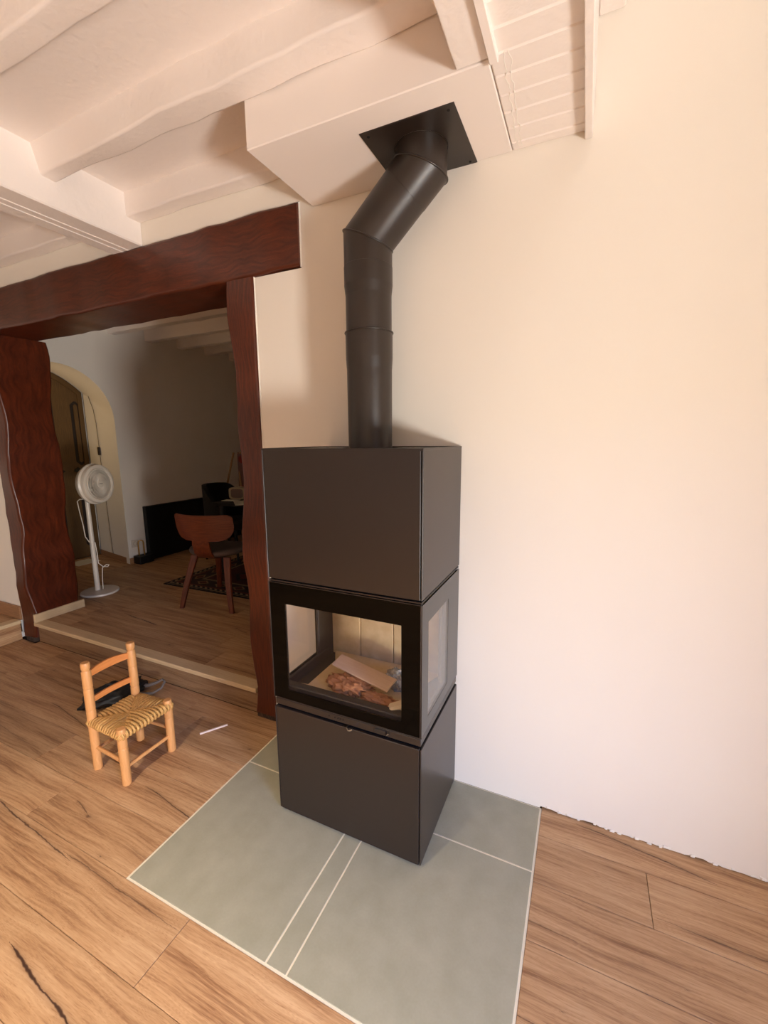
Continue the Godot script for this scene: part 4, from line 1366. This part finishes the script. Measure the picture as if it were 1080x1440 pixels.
func build_dining_room() -> void:
	# rug
	var rg := Geo.new()
	var rx := Transform3D(Basis(Vector3.UP, 0.02), Vector3(-2.50, STEP + 0.004, -1.79))
	rg.box(Vector3(-1.1, -0.004, -0.75), Vector3(1.1, 0.004, 0.75), 0.002, rx)
	for k in rg.t.size():
		var p := rx.affine_inverse() * rg.v[k]
		rg.t[k] = Vector2((p.x + 1.1) / 2.2, (p.z + 0.75) / 1.5)
	var rug := put("rug", rg, M.rug)
	tag(rug, "dark red kelim rug with a cream zigzag border under the dining chairs", "rug")

	# bent plywood chair: local -z is its front
	var c := thing("bentwood_chair", "bent walnut plywood dining chair with a grey pad seen from behind", "chair", Vector3(-2.735, STEP + 0.0, -0.955), 0.18)
	for q in [[-1, 1], [1, 1], [-1, -1], [1, -1]]:
		var g := Geo.new()
		var top := Vector3(q[0] * 0.150, 0.425, q[1] * 0.145)
		var bot := Vector3(q[0] * 0.232, 0.0 if q[1] == 1 else 0.009, q[1] * 0.248)
		var d := (top - bot).normalized()
		var sx := d.cross(Vector3.BACK).normalized()
		var rows := []
		for i in 7:
			var s := i / 6.0
			var cc := bot.lerp(top, s) + Vector3(0, 0, q[1] * 0.012 * sin(PI * s))
			var w := lerpf(0.020, 0.033, s)
			var th := lerpf(0.012, 0.014, s)
			var line := PackedVector3Array()
			for k in 16:
				var a := TAU * k / 16.0
				line.append(cc + Vector3.RIGHT * signf(cos(a)) * pow(absf(cos(a)), 0.5) * w + Vector3.BACK * signf(sin(a)) * pow(absf(sin(a)), 0.5) * th)
			rows.append(line)
		var lines := []
		for k in 17:
			var l := PackedVector3Array()
			for i in 7:
				l.append(rows[i][k % 16])
			lines.append(l)
		g.grid(lines, false, 0.45, 0.1, true)
		g.fan(rows[0], Vector3.DOWN)
		g.fan(rows[6], Vector3.UP)
		put("leg", g, M.walnut, c)
	# spine: rises from under the seat to the back
	var sp := []
	var path := [Vector2(0.02, 0.415), Vector2(0.12, 0.413), Vector2(0.19, 0.425), Vector2(0.235, 0.470), Vector2(0.255, 0.54), Vector2(0.262, 0.62), Vector2(0.272, 0.70)]
	for p in path:
		var line := []
		for k in 7:
			var s := k / 6.0 - 0.5
			line.append(Vector3(s * 0.155 * (1.0 if p.y < 0.6 else lerpf(1.0, 0.55, (p.y - 0.6) / 0.1)), p.y, p.x - 0.012 * s * s))
		sp.append(line)
	var sg := Geo.new()
	sg.sheet(sp, 0.013, 0.6, 0.15)
	put("spine", sg, M.walnut, c)
	# back: a wide curved panel with rounded ends
	var br := []
	for i in 15:
		var v := i / 14.0
		var line := []
		# half width by height: long flat top with tight corners, wide round bottom corners
		var half := 0.262
		if v < 0.55:
			half = 0.262 - 0.115 * (1.0 - sqrt(maxf(0.0, 1.0 - pow((0.55 - v) / 0.55, 2.0))))
		if v > 0.86:
			half = 0.262 - 0.032 * (1.0 - sqrt(maxf(0.0, 1.0 - pow((v - 0.86) / 0.14, 2.0))))
		for k in 21:
			var x := (k / 20.0 * 2.0 - 1.0) * half
			line.append(Vector3(x, 0.575 + 0.208 * v, 0.262 + 0.03 * v - 0.085 * pow(absf(x) / 0.26, 2.0)))
		br.append(line)
	var bg := Geo.new()
	bg.sheet(br, 0.012, 0.55, 0.22)
	put("backrest", bg, M.walnut, c)
	var seat := []
	for i in 4:
		seat.append([])
	var se := Geo.new()
	var prof := [[0.0, 0.432], [0.90, 0.428], [0.985, 0.440], [1.0, 0.455], [0.985, 0.470], [0.90, 0.478], [0.5, 0.472], [0.0, 0.468]]
	var srows := []
	for p in prof:
		var line := PackedVector3Array()
		for k in 40:
			var a := TAU * k / 40.0
			var ex := signf(cos(a)) * pow(absf(cos(a)), 0.72) * 0.235
			var ez := signf(sin(a)) * pow(absf(sin(a)), 0.72) * 0.222
			line.append(Vector3(ex * p[0], p[1] + 0.014 * p[0] * absf(cos(a)) - (0.012 if sin(a) < -0.7 else 0.0) * p[0], ez * p[0] - 0.005))
		srows.append(line)
	se.grid(srows, true)
	put("seat", se, M.grey_fabric, c)

	# table
	var t := thing("dining_table", "dark dining table behind the plywood chair in the next room", "table", Vector3(-2.70, STEP + 0.009, -1.92))
	part_box("tabletop", Vector3(-0.68, 0.705, -0.45), Vector3(0.68, 0.731, 0.45), 0.006, M.dark_fabric, t)
	for q in [[-1, -1], [1, -1], [-1, 1], [1, 1]]:
		var g := Geo.new()
		bar_between(g, Vector3(q[0] * 0.60, 0.706, q[1] * 0.37), Vector3(q[0] * 0.63, 0.0, q[1] * 0.40), 0.028, 0.016, 12)
		put("leg", g, M.black_paint, t)
	var ty := STEP + 0.009 + 0.7315
	var pa := Geo.new()
	pa.box(Vector3(-0.15, 0.0, -0.10), Vector3(0.15, 0.004, 0.10), 0.0, Transform3D(Basis(Vector3.UP, -0.75), Vector3(-3.03, ty, -1.58)))
	tag(put("paper_sheet", pa, M.paper), "white papers lying on the near edge of the dark dining table", "paper")
	var pb := Geo.new()
	pb.box(Vector3(-0.08, 0.0, -0.05), Vector3(0.08, 0.003, 0.05), 0.0, Transform3D(Basis(Vector3.UP, 0.2), Vector3(-3.29, ty, -1.66)))
	tag(put("paper_sheet", pb, M.paper), "small white sheet in front of the cream framed set on the table", "paper")
	# cream rounded set
	var tv := thing("cream_radio", "small cream rounded box with a brown screen on the dining table", "radio", Vector3(-3.28, ty, -1.77), 0.25)
	var rr := []
	for k in 33:
		var a := TAU * k / 32.0
		rr.append(Vector2(signf(cos(a)) * pow(absf(cos(a)), 0.4) * 0.092, 0.066 + signf(sin(a)) * pow(absf(sin(a)), 0.4) * 0.062))
	var tg := Geo.new()
	tg.prism(PackedVector2Array(rr.slice(0, 32)), -0.05, 0.045, func(p: Vector2, d: float) -> Vector3: return Vector3(p.x, p.y, d))
	put("case", tg, M.cream, tv)
	var sc := Geo.new()
	var inner := PackedVector2Array()
	for p in rr.slice(0, 32):
		inner.append(Vector2(p.x * 0.74, 0.066 + (p.y - 0.066) * 0.74))
	sc.prism(inner, 0.04, 0.0475, func(p: Vector2, d: float) -> Vector3: return Vector3(p.x, p.y, d))
	put("screen", sc, M.screen, tv)
	for x in [-0.06, 0.06]:
		part_box("foot", Vector3(x - 0.008, 0.0, -0.03), Vector3(x + 0.008, 0.008, 0.03), 0.002, M.black_paint, tv)

	# dark tub chair at the end of the table, local +x is its front
	var a := thing("tub_chair", "dark upholstered tub chair at the left end of the dining table", "chair", Vector3(-3.72, STEP, -2.08), 0.15)
	var shell := []
	for i in 9:
		var y := 0.30 + 0.56 * i / 8.0
		var line := []
		for k in 25:
			var ph := lerpf(-2.0, 2.0, k / 24.0)
			var drop := smooth(0.8, 2.0, absf(ph)) * 0.22 * (i / 8.0)
			line.append(Vector3(-cos(ph) * (0.25 + 0.02 * i / 8.0), y - drop - (0.015 * ph * ph * i / 8.0), sin(ph) * 0.27))
		shell.append(line)
	var ag := Geo.new()
	ag.sheet(shell, 0.05)
	put("back_shell", ag, M.dark_fabric, a)
	var cu := Geo.new()
	cu.lathe([Vector2(0.0001, 0.34), Vector2(0.20, 0.34), Vector2(0.235, 0.36), Vector2(0.24, 0.42), Vector2(0.22, 0.45), Vector2(0.0001, 0.46)], 32, Transform3D(Basis.IDENTITY, Vector3(0.01, 0, 0)))
	put("seat", cu, M.olive_fabric, a)
	for q in [[-1, -1], [1, -1], [-1, 1], [1, 1]]:
		var g := Geo.new()
		bar_between(g, Vector3(q[0] * 0.17, 0.35, q[1] * 0.17), Vector3(q[0] * 0.21, 0.0, q[1] * 0.21), 0.02, 0.012)
		put("leg", g, M.black_paint, a)

	# easel with a picture
	var e := thing("easel", "wooden A frame easel with a picture board beyond the tub chair", "easel", Vector3(-4.02, STEP, -2.62), 0.0)
	for q in [[-0.30, -0.20], [0.30, -0.20], [-0.30, 0.22], [0.30, 0.22]]:
		var g := Geo.new()
		bar_between(g, Vector3(q[0] * 0.12 - 0.02, 1.20, q[1] * 0.3), Vector3(q[0] * 0.9 - 0.02, 0.0, q[1] * 1.2), 0.012, 0.014, 8)
		put("leg", g, M.easel, e)
	part_box("ledge", Vector3(-0.02, 0.62, 0.10), Vector3(0.56, 0.645, 0.15), 0.003, M.easel, e)
	part_box("board", Vector3(0.045, 0.645, 0.095), Vector3(0.56, 1.19, 0.115), 0.003, M.picture, e)
	var cp := Geo.new()
	cp.lathe([Vector2(0.0001, 0.0), Vector2(0.05, 0.0), Vector2(0.05, 0.004), Vector2(0.0001, 0.004)], 20, Transform3D(Basis(Vector3.RIGHT, PI / 2), Vector3(0.12, 1.12, 0.1155)))
	put("red_dot", cp, M.red, e)
	part_box("card", Vector3(0.17, 1.04, 0.115), Vector3(0.26, 1.16, 0.118), 0.0, M.cream, e)

	# black panel along the wall, box with brass hoop, socket
	var bp := Geo.new()
	bp.box(Vector3(-4.528, STEP, -3.2), Vector3(-4.47, 0.775, -1.555), 0.004)
	tag(put("radiator", bp, M.black_paint), "long flat black radiator along the white wall past the arch", "radiator")
	var bx := thing("black_box", "low black box with a brass hoop on the floor before the black radiator", "box", Vector3(-4.45, STEP, -1.46))
	part_box("body", Vector3(-0.055, 0.0, -0.085), Vector3(0.055, 0.085, 0.085), 0.004, M.black_paint, bx)
	var hp := Geo.new()
	hp.tube([Vector3(-0.03, 0.085, 0.03), Vector3(-0.03, 0.22, 0.03), Vector3(-0.028, 0.245, 0.024), Vector3(-0.02, 0.255, 0.005), Vector3(-0.012, 0.245, -0.014), Vector3(-0.01, 0.22, -0.02), Vector3(-0.01, 0.085, -0.02)], 0.007, 10)
	put("brass_hoop", hp, M.brass, bx)
	var sk := thing("wall_socket", "white wall socket low on the wall above the black box", "socket", Vector3(-4.53, 0.375, -1.42))
	part_box("plate", Vector3(0.001, -0.04, -0.04), Vector3(0.012, 0.04, 0.04), 0.004, M.white_plastic, sk)
	var sh := Geo.new()
	sh.lathe([Vector2(0.021, 0.0), Vector2(0.021, 0.0135), Vector2(0.019, 0.0135), Vector2(0.019, 0.002), Vector2(0.0001, 0.002)], 20, Transform3D(Basis(Vector3.FORWARD, PI / 2), Vector3.ZERO))
	put("socket_ring", sh, M.strap, sk)
	var mat := Geo.new()
	mat.box(Vector3(-5.20, STEP, -1.30), Vector3(-4.98, STEP + 0.003, -1.06), 0.0)
	tag(put("paper_sheet", mat, M.paper), "white sheet of paper on the floor before the arched door", "paper")
	# cable down the reveal with an inline switch
	var cb := thing("wall_cable", "thin cable with a small brown switch running down the arch reveal", "cable", Vector3(-4.95, STEP, -1.415))
	var cg := Geo.new()
	cg.tube([Vector3(-0.17, 1.95, -0.03), Vector3(-0.11, 1.82, -0.02), Vector3(-0.04, 1.70, -0.008), Vector3(-0.01, 1.55, -0.003), Vector3(0.0, 1.36, 0.0), Vector3(0.0, 1.2, 0.0), Vector3(0.02, 0.6, 0.003), Vector3(0.05, 0.07, 0.010)], 0.0035, 6)
	put("cord", cg, M.strap, cb)
	part_box("switch", Vector3(-0.014, 1.20, -0.004), Vector3(0.014, 1.29, 0.016), 0.004, M.door_dark, cb)

func _ready() -> void:
	rng.seed = 20240
	# ---- camera
	var cam := Camera3D.new()
	cam.name = "camera"
	cam.fov = 99.855
	cam.near = 0.02
	cam.transform = Transform3D(Basis(Vector3(0.9072086, -0.0079915, -0.4206051), Vector3(-0.0623904, 0.9862069, -0.1533084), Vector3(0.4160288, 0.1653244, 0.8941968)), Vector3(0, 1.5, 1.670146))
	add_child(cam)
	cam.current = true
	# ---- sky and exposure
	var we := WorldEnvironment.new()
	we.name = "world"
	var env := Environment.new()
	env.background_mode = Environment.BG_SKY
	var sky := Sky.new()
	var sm := ProceduralSkyMaterial.new()
	sm.sky_top_color = Color(0.45, 0.62, 0.86)
	sm.sky_horizon_color = Color(0.75, 0.82, 0.90)
	sm.ground_bottom_color = Color(0.45, 0.40, 0.34)
	sm.ground_horizon_color = Color(0.62, 0.60, 0.56)
	sky.sky_material = sm
	env.sky = sky
	env.tonemap_mode = Environment.TONE_MAPPER_LINEAR
	env.tonemap_exposure = 1.05
	env.sdfgi_enabled = true
	env.ssao_enabled = true
	env.ssil_enabled = true
	we.environment = env
	add_child(we)
	# ---- daylight through the glazed terrace door: warm light thrown up from the sunlit terrace, cool light from the sky above
	area("terrace_light", Vector3(2.85, 0.32, 2.56), Vector2(0.8, 0.6), Vector3(-1, 0.10, 0.45), Color(1.0, 0.98, 0.955), 29.5)
	area("sky_light", Vector3(4.2, 2.9, 3.4), Vector2(1.6, 1.0), Vector3(-1, -0.45, -0.62), Color(0.28, 0.58, 1.0), 34.0)
	area("rooflight", Vector3(1.15, 4.86, 2.2), Vector2(1.2, 1.8), Vector3(0.0, -1, 0.0), Color(1.0, 0.93, 0.85), 1.6)
	area("hall_light", Vector3(-4.9, 1.75, -0.36), Vector2(0.3, 0.5), Vector3(-0.1, 0, -1), Color(1.0, 0.85, 0.62), 0.24)
	# ---- structure, then things
	make_materials()
	build_floor()
	build_walls()
	build_ceiling()
	build_timber()
	build_hearth()
	build_stove()
	build_fire_contents()
	build_child_chair()
	build_floor_things()
	build_fan()
	build_dining_room()
	build_ceiling_spots()

func build_ceiling_spots() -> void:
	# two recessed spots in the ceiling behind the photographer light the floor and hearth
	for at in [[Vector3(-1.2, 2.70, 2.25), "round recessed ceiling spot behind the camera, above the plank floor"], [Vector3(-0.75, 2.70, 2.95), "round recessed ceiling spot farther back, behind the first one"]]:
		var o := thing("ceiling_spot", at[1], "lamp", at[0])
		var g := Geo.new()
		g.lathe([Vector2(0.030, -0.004), Vector2(0.045, -0.008), Vector2(0.048, -0.002), Vector2(0.048, 0.004)], 32)
		put("rim", g, M.white_plastic, o)
		var d := Geo.new()
		d.lathe([Vector2(0.0001, -0.003), Vector2(0.032, -0.003), Vector2(0.032, 0.003), Vector2(0.0001, 0.003)], 28)
		put("lamp_disc", d, M.lamp, o)
		var l := SpotLight3D.new()
		l.name = "spot"
		l.light_color = Color(1.0, 0.93, 0.84)
		l.light_energy = 7.0
		l.light_size = 0.03
		l.spot_range = 12.0
		l.spot_attenuation = 2.0
		l.spot_angle = 44.0
		l.spot_angle_attenuation = 0.6
		l.shadow_enabled = true
		l.position = Vector3(0, -0.012, 0)
		l.rotation_degrees.x = -90.0
		o.add_child(l)

func area(called: String, at: Vector3, size: Vector2, towards: Vector3, c: Color, energy: float) -> void:
	var l := AreaLight3D.new()
	l.name = called
	l.area_size = size
	l.light_color = c
	l.light_energy = energy
	l.area_normalize_energy = true
	l.area_range = 20.0
	l.area_attenuation = 2.0
	l.shadow_enabled = true
	add_child(l)
	l.look_at_from_position(at, at + towards, Vector3.UP if absf(towards.y) < 0.9 else Vector3.BACK)
